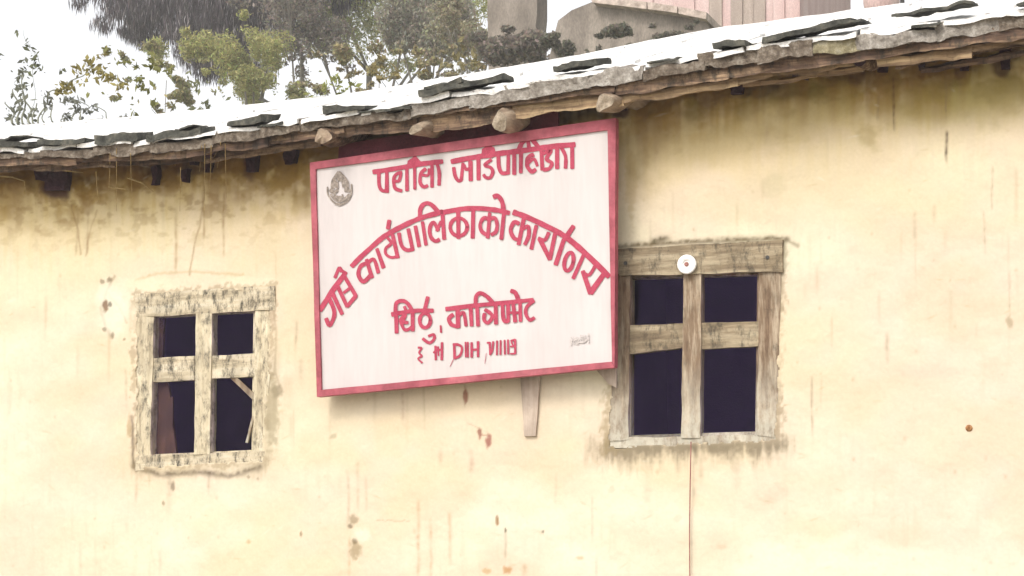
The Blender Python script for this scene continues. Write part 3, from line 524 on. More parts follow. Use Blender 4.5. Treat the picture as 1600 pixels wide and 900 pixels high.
# eave boards and laths: (u0, top0, bot0, u1, top1, bot1, Y, depth, mat)
BD = [(-80, 248, 262, 120, 242, 256, -.44, .10, 'eave'), (112, 240, 255, 300, 229, 246, -.43, .10, 'eave'), (290, 230, 246, 420, 209, 228, -.44, .10, 'eave'), (410, 210, 226, 540, 191, 210, -.43, .10, 'eave'),
      (525, 192, 216, 650, 181, 206, -.42, .12, 'eave'), (640, 182, 208, 800, 152, 190, -.40, .14, 'eave'), (690, 171, 180, 960, 130, 144, -.45, .06, 'eave'), (790, 156, 184, 975, 128, 164, -.40, .13, 'lath'),
      (940, 134, 152, 1140, 98, 124, -.44, .12, 'eave'), (960, 150, 166, 1150, 122, 136, -.38, .10, 'lath'), (1120, 102, 124, 1350, 70, 96, -.43, .12, 'eave'), (1130, 122, 134, 1335, 94, 104, -.36, .08, 'lath'), (1160, 132, 138, 1345, 104, 112, -.30, .06, 'lath'),
      (1335, 78, 96, 1660, 26, 52, -.44, .12, 'eave'), (1370, 92, 104, 1520, 74, 92, -.38, .08, 'lath'), (1400, 98, 108, 1660, 54, 66, -.33, .08, 'eave'), (1500, 70, 80, 1660, 46, 58, -.385, .05, 'lath'), (1440, 104, 112, 1680, 68, 78, -.26, .06, 'eave'),
      (-80, 262, 272, 180, 252, 262, -.36, .08, 'eave'), (160, 250, 262, 330, 240, 252, -.34, .08, 'eave'), (320, 240, 254, 500, 216, 230, -.34, .08, 'eave')]
for i, (u0, a0, b0, u1, a1, b1, Y, dp, mt) in enumerate(BD):
    px_block([(u0, a0), (u1, a1), (u1, b1), (u0, b0)], Y*EK, dp*0.85, (26, 3, 2), 0.018, 6, 300+i, dp*0.35).build('eave_board', M[mt], house)
# soil and stone packing between boards and wall top
mbx = MB(); xs_ = np.linspace(-9.4, 2.4, 100)
Vv = []
for x in xs_:
    z = interp(E3, x); Vv += [(x, -0.40*EK, z-0.06), (x, 0.12, z+0.04), (x, 0.12, z+0.10), (x, -0.44*EK, z-0.02)]
mbx.add(Vv, [(i*4+k, i*4+(k+1) % 4, (i+1)*4+(k+1) % 4, (i+1)*4+k) for i in range(99) for k in range(4)])
mbx.build('soffit_bed', M['eave'], house)
# rafter logs: front end pixel, radius px, colour
def rafter(u, v, rp, Yf, mat, endmat, sd, squash=1.0, dx=0.0, rise=0.36):
    Yf *= EK; c = bp(u, v, Yf); r = rp*pxm(Yf, u, v); mb_ = MB(); n = 14; L = 0.75; rings = []
    for k in range(7):
        s = k/6; cc = Vector(c)+Vector((dx*s, L*s, rise*L*s)); rr = r*(0.6 if k == 0 else (0.95 if k == 1 else 1.0+0.15*s)); rings.append((cc if k else Vector(c)+Vector((0, -0.012, 0)), rr))
    Vv = []
    for cc, rr in rings:
        for j in range(n):
            an = 2*PI*j/n; p = cc+Vector((math.cos(an)*rr, 0, math.sin(an)*rr*squash)); p += n3(p, 14, sd)*r*0.4; Vv.append(p)
    Fc = [(i*n+j, (i+1)*n+j, (i+1)*n+(j+1) % n, i*n+(j+1) % n) for i in range(6) for j in range(n)]
    mb_.add(Vv, Fc); o = mb_.build('rafter', mat, house, smooth=True)
    e_ = MB(); e_.add(Vv[:n]+[Vector(c)+Vector((0, -0.016, 0))], [(j, (j+1) % n, n) for j in range(n)]); 
    ee = mesh_obj('rafter_end', np.array([tuple(q) for q in e_.v])+np.array([0, -0.003, 0]), e_.f, endmat, o); return o
rafter(650, 203, 19, -0.50, M['log'], M['log_end'], 1, 1.0, 0.06)
rafter(783, 190, 20, -0.50, M['log'], M['log_end'], 2, 1.25, 0.05)
rafter(945, 162, 24, -0.49, M['log'], M['log_end'], 3, 0.8, 0.05)
rafter(506, 214, 24, -0.46, M['eave'], M['log'], 4, 0.9, 0.05)
rafter(1345, 92, 17, -0.36, M['eave'], M['dark_wood'], 5, 1.3, 0.03)
rafter(330, 236, 16, -0.36, M['eave'], M['dark_wood'], 8, 0.9, 0.03)
rafter(1090, 122, 18, -0.37, M['eave'], M['eave'], 9, 0.9, 0.03)
for i, (u, v, wu, hv) in enumerate([(86, 280, 40, 36), (64, 270, 26, 24), (391, 252, 18, 32), (452, 246, 18, 20), (300, 252, 10, 12), (322, 262, 8, 14), (240, 275, 9, 28), (287, 275, 10, 20), (1338, 88, 12, 36), (1354, 88, 12, 30), (1377, 104, 20, 18), (1440, 102, 10, 16), (1507, 92, 16, 30), (1570, 92, 18, 30), (970, 165, 16, 16), (1150, 142, 22, 12), (1250, 118, 26, 12)]):
    px_block([(u-wu/2, v-hv/2), (u+wu/2, v-hv/2-2), (u+wu*0.36, v+hv/2), (u-wu*0.36, v+hv/2)], -0.045, 0.3, (4, 5, 3), 0.012, 16, 400+i, 0.05).build('beam_stub', M['dark_wood'], house)  # stubs stand in for dark sockets, with the shade in their colour

# ------------------------------------------------------------------ sign
TILT = math.tan(math.radians(3.5)); Z_B = bp(720, 600, -0.10)[2]
def sp(u, v, off=0.0):                       # photo pixel -> point on the leaning face of the sign
    d = ray(u, v); y0 = -0.115-off
    # y = y0 - (z - Z_B)*TILT
    t = (y0-cC[1]-(cC[2]-Z_B)*TILT)/(d[1]+d[2]*TILT); return cC+d*t
M['shaded_red'] = mat_mottle('shaded_red_board', (0.06, 0.012, 0.018), (0.11, 0.024, 0.034), None, 6)  # the sign's red, darkened to carry the shade under the eave
sgn = empty('sign_board', tuple(sp(725, 590, -0.05)), 'white painted sign board with red border and red Devanagari lettering hung under the eave', 'sign')
def sblock(mb, quad, off, depth, n, amp, sd):
    P = [sp(u, v, off) for u, v in quad]; lumpy(mb, P+[p+np.array([0, depth, 0]) for p in P], n, amp, 4, sd)
OUT = [(484, 254), (962, 184), (960, 574), (495, 620)]; INN = [(493, 264), (949, 203), (956, 565), (502, 609)]
a = MB(); sblock(a, [(488, 258), (957, 190), (957, 571), (498, 614)], 0.0, 0.02, (20, 16, 1), 0.0025, 1); a.build('panel', M['sheet'], sgn)
names = [((0, 1), 'T'), ((1, 2), 'R'), ((2, 3), 'B'), ((3, 0), 'L')]
for i, ((p, q), _n) in enumerate(names):
    a = MB(); sblock(a, [OUT[p], OUT[q], INN[q], INN[p]], 0.012, 0.045, (24, 2, 2), 0.0015, 5+i); a.build('frame_rail', M['red'], sgn)
a = MB(); sblock(a, [(530, 226), (872, 172), (872, 204), (528, 254)], -0.03, 0.02, (16, 2, 1), 0.002, 12); a.build('backing_board', M['shaded_red'], sgn)
layer = [0]
def catmull(pts, k=5):
    if len(pts) < 3: return pts
    P = [pts[0]]+list(pts)+[pts[-1]]; out = []
    for i in range(1, len(P)-2):
        p0, p1, p2, p3 = map(np.array, (P[i-1], P[i], P[i+1], P[i+2]))
        for s in np.linspace(0, 1, k, endpoint=False):
            out.append(tuple(0.5*((2*p1)+(-p0+p2)*s+(2*p0-5*p1+4*p2-p3)*s*s+(-p0+3*p1-3*p2+p3)*s**3)))
    return out+[pts[-1]]
class Ink:
    def __init__(s, ox, oy, sc): s.o = (ox, oy, sc); s.mb = MB()
    def zoom(s, ox, oy, sc): s.o = (ox, oy, sc); return s
    def px(s, p): ox, oy, sc = s.o; return (ox+p[0]/sc, oy+p[1]/sc)
    def st(s, pts, wd, smooth=True):
        w_ = wd/s.o[2]/2*1.1; P = [np.array(s.px(p)) for p in (catmull(pts) if smooth else pts)]
        layer[0] += 1; off = 0.0035+layer[0]*0.000012; n = len(P); Vv = []; Fc = []
        Q = []
        for i in range(n):
            tg = P[min(i+1, n-1)]-P[max(i-1, 0)]; tg = tg/(np.linalg.norm(tg)+1e-9); nr = np.array([-tg[1], tg[0]])
            if i == 0: Q.append((P[i]-tg*w_*0.35, nr*0.72)); 
            Q.append((P[i], nr))
            if i == n-1: Q.append((P[i]+tg*w_*0.35, nr*0.72))
        for c, nr in Q:
            wv = 0.88+0.26*float(vn(c[0]/5, c[1]/5, 7))
            for sgn_ in (1, -1):
                q = c+nr*w_*wv*sgn_; Vv.append(sp(q[0], q[1], off))
        for i in range(len(Q)-1): Fc.append((2*i, 2*i+1, 2*i+3, 2*i+2))
        s.mb.add(Vv, Fc); return s
    def poly(s, pts):
        layer[0] += 1; off = 0.0035+layer[0]*0.000012; s.mb.add([sp(*s.px(p), off) for p in pts], [tuple(range(len(pts)))]); return s
    def ell(s, cx, cy, rx, ry, wd, rot=0.0):
        pts = [(cx+rx*math.cos(t_)*math.cos(rot)-ry*math.sin(t_)*math.sin(rot), cy+rx*math.cos(t_)*math.sin(rot)+ry*math.sin(t_)*math.cos(rot)) for t_ in np.linspace(0, 2*PI, 22)]
        return s.st(pts, wd, False)
    def done(s, mat=None, name='word', label=None):
        o = s.mb.build(name, mat or M['letter'], sgn)
        if label: o['label'] = label
        return o
# --- top line
I = Ink(570, 220, 8)
I.st([(105, 390), (300, 360), (480, 330), (700, 290), (970, 258)], 54).st([(175, 400), (180, 560), (225, 625), (290, 612)], 42).st([(275, 390), (275, 642)], 44)
I.st([(460, 395), (395, 415), (362, 480), (378, 590), (460, 625)], 40).st([(450, 420), (425, 500), (375, 500)], 34).st([(525, 340), (527, 622)], 42).st([(622, 330), (625, 602)], 38)
I.poly([(520, 345), (535, 250), (590, 215), (632, 170), (660, 215), (705, 262), (705, 320)])
I.st([(760, 350), (700, 410), (692, 520), (735, 575), (785, 560)], 40).st([(715, 425), (790, 430), (805, 350)], 32).st([(840, 310), (840, 577)], 44).st([(905, 290), (930, 400), (928, 552)], 42); I.done()
I = Ink(700, 200, 7.273)
I.st([(40, 382), (200, 350), (380, 320), (560, 292), (900, 250), (1200, 208), (1440, 188)], 54).st([(65, 450), (80, 540), (115, 598), (152, 590)], 36).st([(170, 400), (150, 590)], 36).st([(185, 420), (205, 470), (245, 460)], 30).st([(255, 380), (258, 597)], 42).st([(345, 350), (347, 587)], 40)
I.poly([(375, 340), (385, 240), (430, 208), (470, 190), (525, 222), (550, 295), (500, 340)])
I.st([(490, 360), (420, 420), (485, 450), (508, 500), (480, 562), (430, 562), (405, 530)], 36).st([(572, 320), (578, 440), (615, 512), (690, 505)], 40).st([(685, 300), (682, 520)], 40).st([(752, 290), (752, 525)], 40).st([(830, 280), (826, 507)], 40)
I.st([(800, 260), (850, 160), (940, 125), (1025, 215)], 46).st([(905, 115), (920, 220)], 40).st([(970, 300), (908, 340), (900, 430), (950, 495), (995, 470)], 40).st([(900, 410), (975, 350), (1015, 430)], 34)
I.st([(1060, 240), (1072, 475)], 42).st([(1085, 290), (1170, 255), (1120, 350), (1180, 400), (1150, 460), (1085, 475)], 40).st([(1240, 200), (1240, 458)], 44).st([(1285, 220), (1335, 320), (1335, 455)], 38).st([(1410, 185), (1412, 458)], 40); I.done()
# --- arched line
I = Ink(490, 320, 4.5)
I.st([(45, 742), (130, 608), (215, 492)], 32).st([(110, 660), (142, 735), (142, 790), (112, 845), (88, 800)], 27).st([(132, 620), (200, 768)], 25).st([(170, 575), (235, 715)], 25, False).st([(235, 715), (297, 640)], 25, False).st([(297, 640), (215, 500)], 25, False).st([(212, 618), (255, 585)], 20).st([(150, 512), (180, 445), (197, 470)], 22).st([(180, 452), (232, 485)], 22); I.done()
I = Ink(490, 320, 4.5)
hl = [(268, 432), (330, 368), (400, 304), (460, 250), (520, 206), (640, 142), (760, 90), (900, 52)]
hp = [(490+x/4.5, 320+y/4.5) for x, y in hl]+[(640+x/7.5, 290+y/7.5) for x, y in [(380, 316), (600, 276), (800, 266), (1000, 285), (1165, 320)]]
I.zoom(0, 0, 1).st(hp, 7.0).zoom(490, 320, 4.5)
I.st([(378, 410), (332, 430), (315, 490), (350, 540), (400, 495)], 26).st([(372, 385), (410, 512)], 26).st([(385, 405), (425, 385), (455, 478)], 24).st([(445, 310), (492, 442)], 25).st([(532, 110), (522, 168)], 27)
I.st([(520, 232), (545, 270), (508, 305), (508, 345), (545, 370), (592, 362)], 19).st([(555, 210), (592, 372)], 25).st([(600, 200), (618, 285), (655, 318), (700, 312)], 25).st([(665, 170), (697, 318)], 25).st([(715, 150), (742, 292)], 24).st([(765, 120), (790, 282)], 24)
I.zoom(640, 290, 7.5).st([(122, 380), (125, 280), (160, 222), (212, 206), (270, 236), (335, 310)], 46).st([(335, 525), (280, 430), (235, 500), (248, 600), (300, 650), (348, 632)], 40).st([(318, 530), (368, 420)], 36).st([(385, 340), (405, 627)], 40)
I.ell(575, 485, 100, 105, 40).st([(568, 310), (572, 617)], 42).st([(745, 290), (738, 612)], 42).st([(938, 400), (870, 380), (828, 450), (845, 535), (922, 590)], 40).st([(940, 392), (1000, 382), (1025, 460), (1010, 540), (958, 575)], 40).st([(938, 320), (915, 612)], 40).st([(1105, 320), (1074, 627)], 42).st([(985, 132), (1035, 122), (1085, 195), (1102, 310)], 52); I.done()
I = Ink(0, 0, 1)
I.st([(640+1218/7.5, 290+312/7.5)]+[(780+x/5.625, 310+y/5.625) for x, y in [(250, 167), (400, 237), (560, 322), (700, 432), (850, 572), (963, 685)]], 8).zoom(780, 310, 5.625)
I.st([(172, 222), (130, 210), (100, 280), (132, 350), (182, 362)], 32).st([(215, 180), (170, 404)], 34).st([(205, 265), (255, 250), (258, 330), (225, 404)], 32).st([(325, 240), (282, 444)], 32).st([(345, 350), (400, 365), (435, 300)], 28).st([(355, 355), (445, 535)], 36).st([(490, 310), (445, 535)], 34).st([(568, 360), (496, 582)], 34).st([(652, 244), (598, 325)], 38)
I.ell(612, 556, 38, 82, 32, 0.22).st([(745, 490), (650, 702)], 32).st([(735, 640), (802, 835)], 36).st([(802, 830), (920, 665)], 42).st([(740, 650), (790, 672), (842, 595)], 26); I.done()
# --- third line
I = Ink(600, 440, 6.4)
I.st([(78, 328), (300, 292), (490, 290)], 38).st([(115, 320), (120, 222), (170, 192), (230, 212), (290, 300)], 36).st([(120, 310), (126, 512)], 36).st([(205, 250), (215, 310), (160, 395), (240, 410)], 30).st([(165, 400), (200, 475), (240, 480), (290, 440)], 30).st([(285, 300), (287, 492)], 34).st([(215, 330), (180, 420)], 28)
I.ell(410, 388, 54, 72, 34).st([(438, 155), (405, 285)], 36).st([(388, 570), (450, 612), (497, 580), (498, 530), (445, 545)], 27).st([(566, 440), (570, 508)], 20); I.done()
I = Ink(600, 440, 6.4)
I.st([(620, 275), (900, 240), (1200, 212), (1490, 182)], 38).st([(690, 330), (648, 370), (675, 430), (740, 450)], 36).st([(735, 270), (742, 458)], 38).st([(745, 345), (795, 312), (820, 442)], 32).st([(865, 255), (876, 442)], 34).st([(930, 235), (940, 442)], 34).st([(915, 235), (922, 145), (968, 116), (1030, 150), (1092, 215)], 36)
I.st([(1005, 320), (1000, 380), (1040, 412), (1082, 340), (1010, 280)], 34).st([(1115, 225), (1120, 422)], 36).st([(1185, 230), (1195, 375), (1240, 402)], 36).st([(1240, 215), (1242, 402)], 34).st([(1292, 230), (1312, 402)], 34).st([(1255, 310), (1340, 310)], 26).st([(1360, 200), (1365, 396)], 34).st([(1270, 92), (1315, 115), (1350, 205)], 40).st([(1500, 190), (1430, 250), (1418, 320), (1455, 382), (1502, 362)], 34); I.done()
# --- small bottom line
I = Ink(600, 440, 6.4)
I.st([(340, 660), (376, 665), (350, 710), (378, 745), (340, 770), (382, 812)], 18).st([(495, 712), (540, 680), (585, 690)], 20).st([(515, 645), (518, 782)], 22).st([(540, 650), (545, 740)], 16).st([(580, 610), (577, 782)], 24); I.done()
I = Ink(600, 440, 6.4)
I.st([(702, 630), (706, 770)], 24, False).st([(690, 628), (740, 630), (778, 660), (762, 735), (706, 768)], 22).st([(815, 605), (817, 755)], 16, False).st([(838, 605), (838, 755)], 16, False).st([(876, 610), (876, 755)], 22, False).st([(940, 600), (940, 750)], 24, False).st([(876, 682), (940, 678)], 20, False).st([(700, 765), (660, 850)], 6); I.done()
I = Ink(600, 440, 6.4)
I.st([(1030, 612), (1062, 610)], 16, False).st([(1058, 610), (1062, 732)], 20, False).st([(1092, 600), (1082, 690), (1062, 728)], 18).st([(1130, 592), (1128, 732)], 18, False).st([(1166, 588), (1164, 730)], 18, False).st([(1205, 585), (1208, 726)], 18, False).st([(1240, 582), (1242, 724)], 18, False).st([(1268, 592), (1312, 580)], 18, False).st([(1311, 580), (1312, 720)], 20, False).st([(1262, 650), (1311, 645)], 16, False).st([(1312, 720), (1264, 722)], 16, False).st([(1272, 600), (1290, 640)], 16).st([(1022, 715), (1008, 820)], 5); I.done()
I = Ink(880, 510, 20)
for x in (250, 330, 400, 450): I.st([(x, 330+abs(x-350)*.1), (x+40, 420), (x, 480), (x+20, 560)], 34)
for x, y0, y1 in ((550, 270, 420), (620, 290, 520), (690, 280, 490), (790, 230, 510), (240, 420, 600)): I.st([(x, y0), (x+6, y1)], 40)
I.st([(470, 490), (620, 500), (760, 400)], 40); I.done(M['letter_grey'], 'small_print')
# --- emblem
I = Ink(502, 257, 12.0)
I.st([(330, 150), (240, 270), (215, 380), (215, 450)], 62).st([(330, 150), (420, 240), (480, 340), (485, 450)], 62).st([(330, 170), (340, 300)], 66).st([(260, 300), (265, 420)], 50).st([(400, 260), (430, 420)], 66).st([(455, 320), (470, 440)], 44).st([(300, 330), (310, 450)], 34)
I.st([(115, 420), (125, 560), (215, 690), (330, 770)], 26).st([(565, 370), (562, 540), (490, 680), (340, 770)], 30).st([(160, 480), (240, 520), (300, 480)], 60).st([(440, 480), (560, 490)], 56).st([(180, 560), (250, 650), (330, 690)], 40).st([(520, 560), (440, 650), (350, 690)], 44).st([(290, 620), (375, 630)], 74).st([(265, 740), (400, 740)], 36).st([(260, 560), (280, 650)], 26).st([(390, 560), (420, 640)], 26).st([(250, 520), (240, 620)], 20); I.done(M['emblem'], 'emblem')
# support strap showing below the sign and a wedge by the window
def wall_strip(name, quad, Y, depth, mat, label, cat, sd):
    o = px_block(quad, Y, depth, (4, 10, 1), 0.003, 8, sd).build(name, mat); props(o, label, cat); return o
a = px_block([(811, 560), (845, 557), (837, 682), (819, 682)], -0.016, 0.02, (4, 12, 1), 0.003, 8, 31); a.build('support_strap', M['strap'], sgn)
a = px_block([(928, 572), (962, 568), (962, 606), (950, 600)], -0.03, 0.02, (4, 5, 1), 0.003, 8, 32); a.build('support_wedge', M['strap'], sgn)

# ------------------------------------------------------------------ small things on the wall
c = bp(1073, 413, -0.03); t_ = empty('round_disc', tuple(c), 'small round white disc with a dark red centre on the lintel of the right window', 'disc')
def disc(name, c, r0, r1, y0, y1, mat, parent, n=28):
    mb_ = MB(); Vv = []
    for (r, y) in ((r1, y0), (r1, y1), (r1*0.9, y1-0.003), (r0, y1-0.003), (r0, y0)):
        for k in range(n): Vv.append((c[0]+r*math.cos(2*PI*k/n), y, c[2]+r*math.sin(2*PI*k/n)))
    mb_.add(Vv, [(i*n+k, i*n+(k+1) % n, (i+1)*n+(k+1) % n, (i+1)*n+k) for i in range(4) for k in range(n)]); return mb_.build(name, mat, parent, smooth=True)
rpx = pxm(0, 1073, 413)
disc('rim', c, 6*rpx, 15*rpx, -0.022, -0.034, M['white'], t_); disc('dial', c, 0.5*rpx, 6.3*rpx, -0.024, -0.030, M['white'], t_)
disc('centre_stud', c, 0.2*rpx, 3.6*rpx, -0.03, -0.036, M['cord'], t_)
mb_ = MB(); pts = [bp(1079+1.5*math.sin(v_*0.013), v_, -0.02-0.004*math.sin(v_*.02)) for v_ in range(690, 960, 15)]
z_end = pts[-1]; pts += [np.array([z_end[0], -0.03, z]) for z in np.linspace(z_end[2]-0.1, 0.4, 10)]
tube(mb_, pts, 0.0030, 6); props(mb_.build('hanging_cord', M['cord']), 'thin dull red cord hanging straight down from the right window sill', 'cord')
mb_ = MB(); lumpy(mb_, [bp(1508, 664, -0.012), bp(1521, 664, -0.012), bp(1521, 674, -0.012), bp(1508, 674, -0.012)]+[bp(u, v, 0.01) for u, v in ((1508, 664), (1521, 664), (1521, 674), (1508, 674))], (3, 3, 1), 0.006, 40, 3)
mb_ = MB(); cb = bp(1514, 669, -0.004); tube(mb_, [cb+np.array([0, 0.02, 0]), cb, cb+np.array([0, -0.006, 0])], [0.016, 0.0165, 0.010], 9)
M['rust'] = mat_mottle('rust', (0.16, 0.06, 0.02), (0.42, 0.23, 0.10), None, 60)
props(mb_.build('rusty_bolt', M['rust']), 'small rusty bolt head in the pale plaster at right', 'bolt')
# dry creeper stems trailing from the eave at left
def twigs(name, specs, label):
    mb_ = MB()
    for (pts, r) in specs:
        tube(mb_, [Vector(bp(u, v, Y)) for u, v, Y in pts], [r*(1-0.5*i/(len(pts)-1)) for i in range(len(pts))], 5)
    props(mb_.build(name, M['twig']), label, 'dry vine')
twigs('dry_vine', [([(0, 275, -.05), (20, 277, -.07), (38, 283, -.06)], .006), ([(38, 283, -.06), (40, 300, -.05)], .004), ([(98, 266, -.08), (130, 270, -.09)], .006)], 'short pale dry stem on the plaster under the far left eave')
sp2 = [([(200, 278, -.07), (222, 286, -.09), (240, 300, -.06)], .006), ([(170, 292, -.05), (185, 294, -.07), (200, 296, -.05)], .005), ([(255, 245, -.30), (270, 252, -.12), (274, 258, -.07)], .006)]
for u, v0, v1 in ((182, 232, 330), (204, 240, 300), (320, 225, 330), (330, 228, 300), (352, 225, 310), (150, 268, 320), (315, 228, 268), (345, 222, 262), (172, 240, 300), (282, 262, 330)):
    k = random.uniform(-6, 6); sp2.append(([(u, v0, -.38), (u+k*.3, (v0+v1)/2, -.16), (u+k, v1, -.05)], .0022))
twigs('dry_vine', sp2, 'thin dry vine strands trailing from the eave above the left window')

# ------------------------------------------------------------------ vegetation
def leaf_mesh(P, size, asp, cols, droop=0.0, jitter=0.5):
    """P (n,3) leaf centres -> pointed 4-vertex leaves"""
    n = len(P); a = rng.normal(size=(n, 3)); a /= np.linalg.norm(a, axis=1)[:, None]
    a = a*(1-droop)+np.array([0, 0, -1.0])*droop; a /= np.linalg.norm(a, axis=1)[:, None]
    b = np.cross(a, rng.normal(size=(n, 3))); b /= np.linalg.norm(b, axis=1)[:, None]
    L = size*(1+jitter*rng.uniform(-1, 1, n)); W = L*asp
    A = P-a*L[:, None]/2; B = P+b*W[:, None]/2-a*L[:, None]*0.05; Cc = P+a*L[:, None]/2; Dd = P-b*W[:, None]/2-a*L[:, None]*0.05
    Vv = np.stack([A, B, Cc, Dd], 1).reshape(-1, 3); Fc = np.arange(n*4).reshape(n, 4); c = np.repeat(cols, 4, axis=0); return Vv, Fc, c
def fast_obj(name, Vv, Fc, c, mat, parent, origin):
    origin = np.asarray(origin, float); me = bpy.data.meshes.new(name); me.vertices.add(len(Vv)); me.vertices.foreach_set('co', (Vv-origin).ravel())
    me.loops.add(Fc.size); me.loops.foreach_set('vertex_index', Fc.ravel()); me.polygons.add(len(Fc)); me.polygons.foreach_set('loop_start', np.arange(0, Fc.size, 4)); me.update(calc_edges=True)
    at = me.color_attributes.new('Col', 'FLOAT_COLOR', 'POINT'); at.data.foreach_set('color', np.concatenate([c, np.ones((len(c), 1))], 1).ravel()); me.materials.append(mat)
    o = bpy.data.objects.new(name, me); COL.objects.link(o)
    o.parent = parent; o.location = Vector(origin)-wloc(parent); return o
def tree(name, label, cat, Y, trunk, clumps, n, size, asp, base, vary, droop=0.0, gap=0.45, group=None, tr=0.11, light=None, limbs=True):
    """trunk = pixel (u, v) of a point on the trunk; clumps (u, v, ru, rv[, dy])"""
    Y0 = Y; Y = Y*3.4; k = pxm(Y, 500, 60); size *= k/pxm(Y0, 500, 60)*0.62; tr *= k/pxm(Y0, 500, 60); n = int(n*1.9); tp = bp(trunk[0], trunk[1], Y); gz = hz(tp[0], Y)
    root = empty(name, (tp[0], Y, gz), label, cat, group)
    sat = []
    for c in clumps:
        for _ in range(4):
            an = random.uniform(0, 2*PI); rr = random.uniform(.7, 1.15); q_ = random.uniform(.25, .5); sat.append((c[0]+c[2]*rr*math.cos(an), c[1]+c[3]*rr*math.sin(an)*(0.85 if math.sin(an) > 0 else 1), c[2]*q_, c[3]*q_))
    nb = len(clumps); clumps = list(clumps)+sat
    Ps = []; vol = np.array([c[2]*c[3] for c in clumps], float); vol /= vol.sum(); tb = MB()
    top = Vector((tp[0], Y, max(tp[2], gz+0.6)))
    base_pts = [Vector((tp[0]+0.1*math.sin(i), Y+0.05*i, gz-0.2+(top.z-gz+0.2)*i/5)) for i in range(6)]
    tube(tb, base_pts, [tr*(1.25-0.11*i) for i in range(6)], 9)
    for ci, (c, vv_) in enumerate(zip(clumps, vol)):
        cc = bp(c[0], c[1], Y)+np.array([0, c[4] if len(c) > 4 else random.uniform(-1.2, 1.2), 0]); m_ = max(int(n*vv_*1.0), 10)
        q = rng.normal(size=(m_*3, 3)); q /= np.linalg.norm(q, axis=1)[:, None]; q *= rng.uniform(0.1, 1.12, (m_*3, 1))**0.6
        q *= np.array([c[2]*k, (c[2]+c[3])/2*k, c[3]*k]); pp = cc+q
        g = fbm(pp[:, 0]*2.0, pp[:, 2]*2.0+pp[:, 1]*1.3, 21, 3); pp = pp[g > gap][:m_]; Ps.append(pp)
        if limbs and ci < nb and ci % 2 == 0:
            ccv = Vector(cc); j0 = base_pts[random.choice((3, 4, 5))]; mid = (j0+ccv)/2+Vector((random.uniform(-.1, .1), 0, random.uniform(0.0, .25)))
            tube(tb, [j0, mid, ccv], [tr*0.45, tr*0.3, tr*0.1], 6)
            for _ in range(4):
                e_ = ccv+Vector((random.uniform(-1, 1)*c[2]*k*.8, random.uniform(-.3, .3), random.uniform(-1, .8)*c[3]*k*.8)); tube(tb, [(mid+ccv)/2, (ccv+e_)/2+Vector((0, 0, .05)), e_], [tr*0.15, tr*0.1, 0.006], 5)
    P = np.concatenate(Ps); base = np.array(base); cl = base*(1+rng.uniform(-vary, vary, (len(P), 1)))*(1+rng.uniform(-.12, .12, (len(P), 3)))
    if light is not None:
        mk = rng.random(len(P)) < light[0]; cl[mk] = np.array(light[1])*rng.uniform(.8, 1.2, (mk.sum(), 1))
    Vv, Fc, c_ = leaf_mesh(P, size, asp, np.clip(cl, 0.01, 0.8), droop)
    fast_obj('crown', Vv, Fc, c_, M['leaf'], root, P.mean(axis=0)); tb.build('trunk', M['bark'], root); return root
tree('weeping_tree', 'large dark weeping tree with drooping grey purple strands and pale ones imitating rain streaks at top left', 'tree', 9.0, (395, 100),
     [(250, 15, 70, 42), (330, 10, 90, 62), (420, 15, 85, 62), (190, -15, 60, 42), (485, 5, 55, 40), (310, 62, 55, 42), (375, 70, 55, 50), (240, 48, 45, 30), (340, 100, 42, 30), (170, -40, 80, 50), (215, 40, 26, 28), (240, -120, 140, 90), (400, -130, 150, 100), (330, -230, 130, 80), (385, 105, 30, 22), (290, 20, 90, 50), (390, 0, 100, 50), (520, -60, 80, 60)],
     52000, 0.20, 0.085, (0.105, 0.09, 0.098), .4, 0.80, 0.36, 'trees behind the house', 0.10, (0.13, (0.46, 0.42, 0.43)), False)  # the share of pale strands imitates bright rain streaks by colour
tree('olive_shrub', 'yellow olive bush below the weeping tree and just above the slates', 'bush', 7.0, (405, 150),
     [(400, 95, 52, 42), (372, 125, 36, 28), (425, 128, 38, 28), (418, 70, 42, 28), (445, 135, 24, 20), (350, 85, 28, 24), (395, 150, 20, 14), (300, 95, 30, 16)],
     11000, 0.065, 0.34, (0.38, 0.38, 0.16), .5, 0.15, 0.47, 'trees behind the house', 0.05, (0.2, (0.42, 0.39, 0.17)))
tree('thin_tree', 'thin grey brown tree with sky showing through right of the weeping tree', 'tree', 8.2, (470, 120),
     [(470, 55, 50, 38), (440, 82, 36, 20), (488, 85, 28, 22), (505, 55, 30, 40), (480, 0, 70, 60), (460, -90, 90, 70), (455, 105, 16, 12)],
     7000, 0.07, 0.5, (0.26, 0.23, 0.19), .4, 0.1, 0.53, 'trees behind the house', 0.04)
tree('broad_tree', 'broad olive green tree top centre left of the mud wall', 'tree', 9.5, (575, 110),
     [(540, 20, 75, 36), (605, 12, 85, 38), (560, 62, 68, 26), (522, 55, 40, 28), (690, -12, 95, 28), (610, 65, 45, 26), (740, 0, 40, 28), (560, -80, 160, 90), (700, -110, 130, 80), (575, 88, 40, 16), (500, 25, 45, 40), (620, 95, 30, 12), (530, 90, 26, 14), (640, 80, 30, 18), (700, 40, 40, 30)],
     22000, 0.075, 0.36, (0.42, 0.44, 0.19), .45, 0.35, 0.46, 'trees behind the house', 0.05, (0.3, (0.5, 0.48, 0.25)))
tree('dense_tree', 'dense dark grey round tree between the broad tree and the mud wall', 'tree', 8.6, (668, 100),
     [(668, 35, 46, 44), (655, 68, 40, 22), (690, 50, 34, 36), (675, 5, 45, 30), (640, 40, 24, 40)],
     12000, 0.075, 0.42, (0.31, 0.29, 0.225), .3, 0.5, 0.30, 'trees behind the house', 0.045)
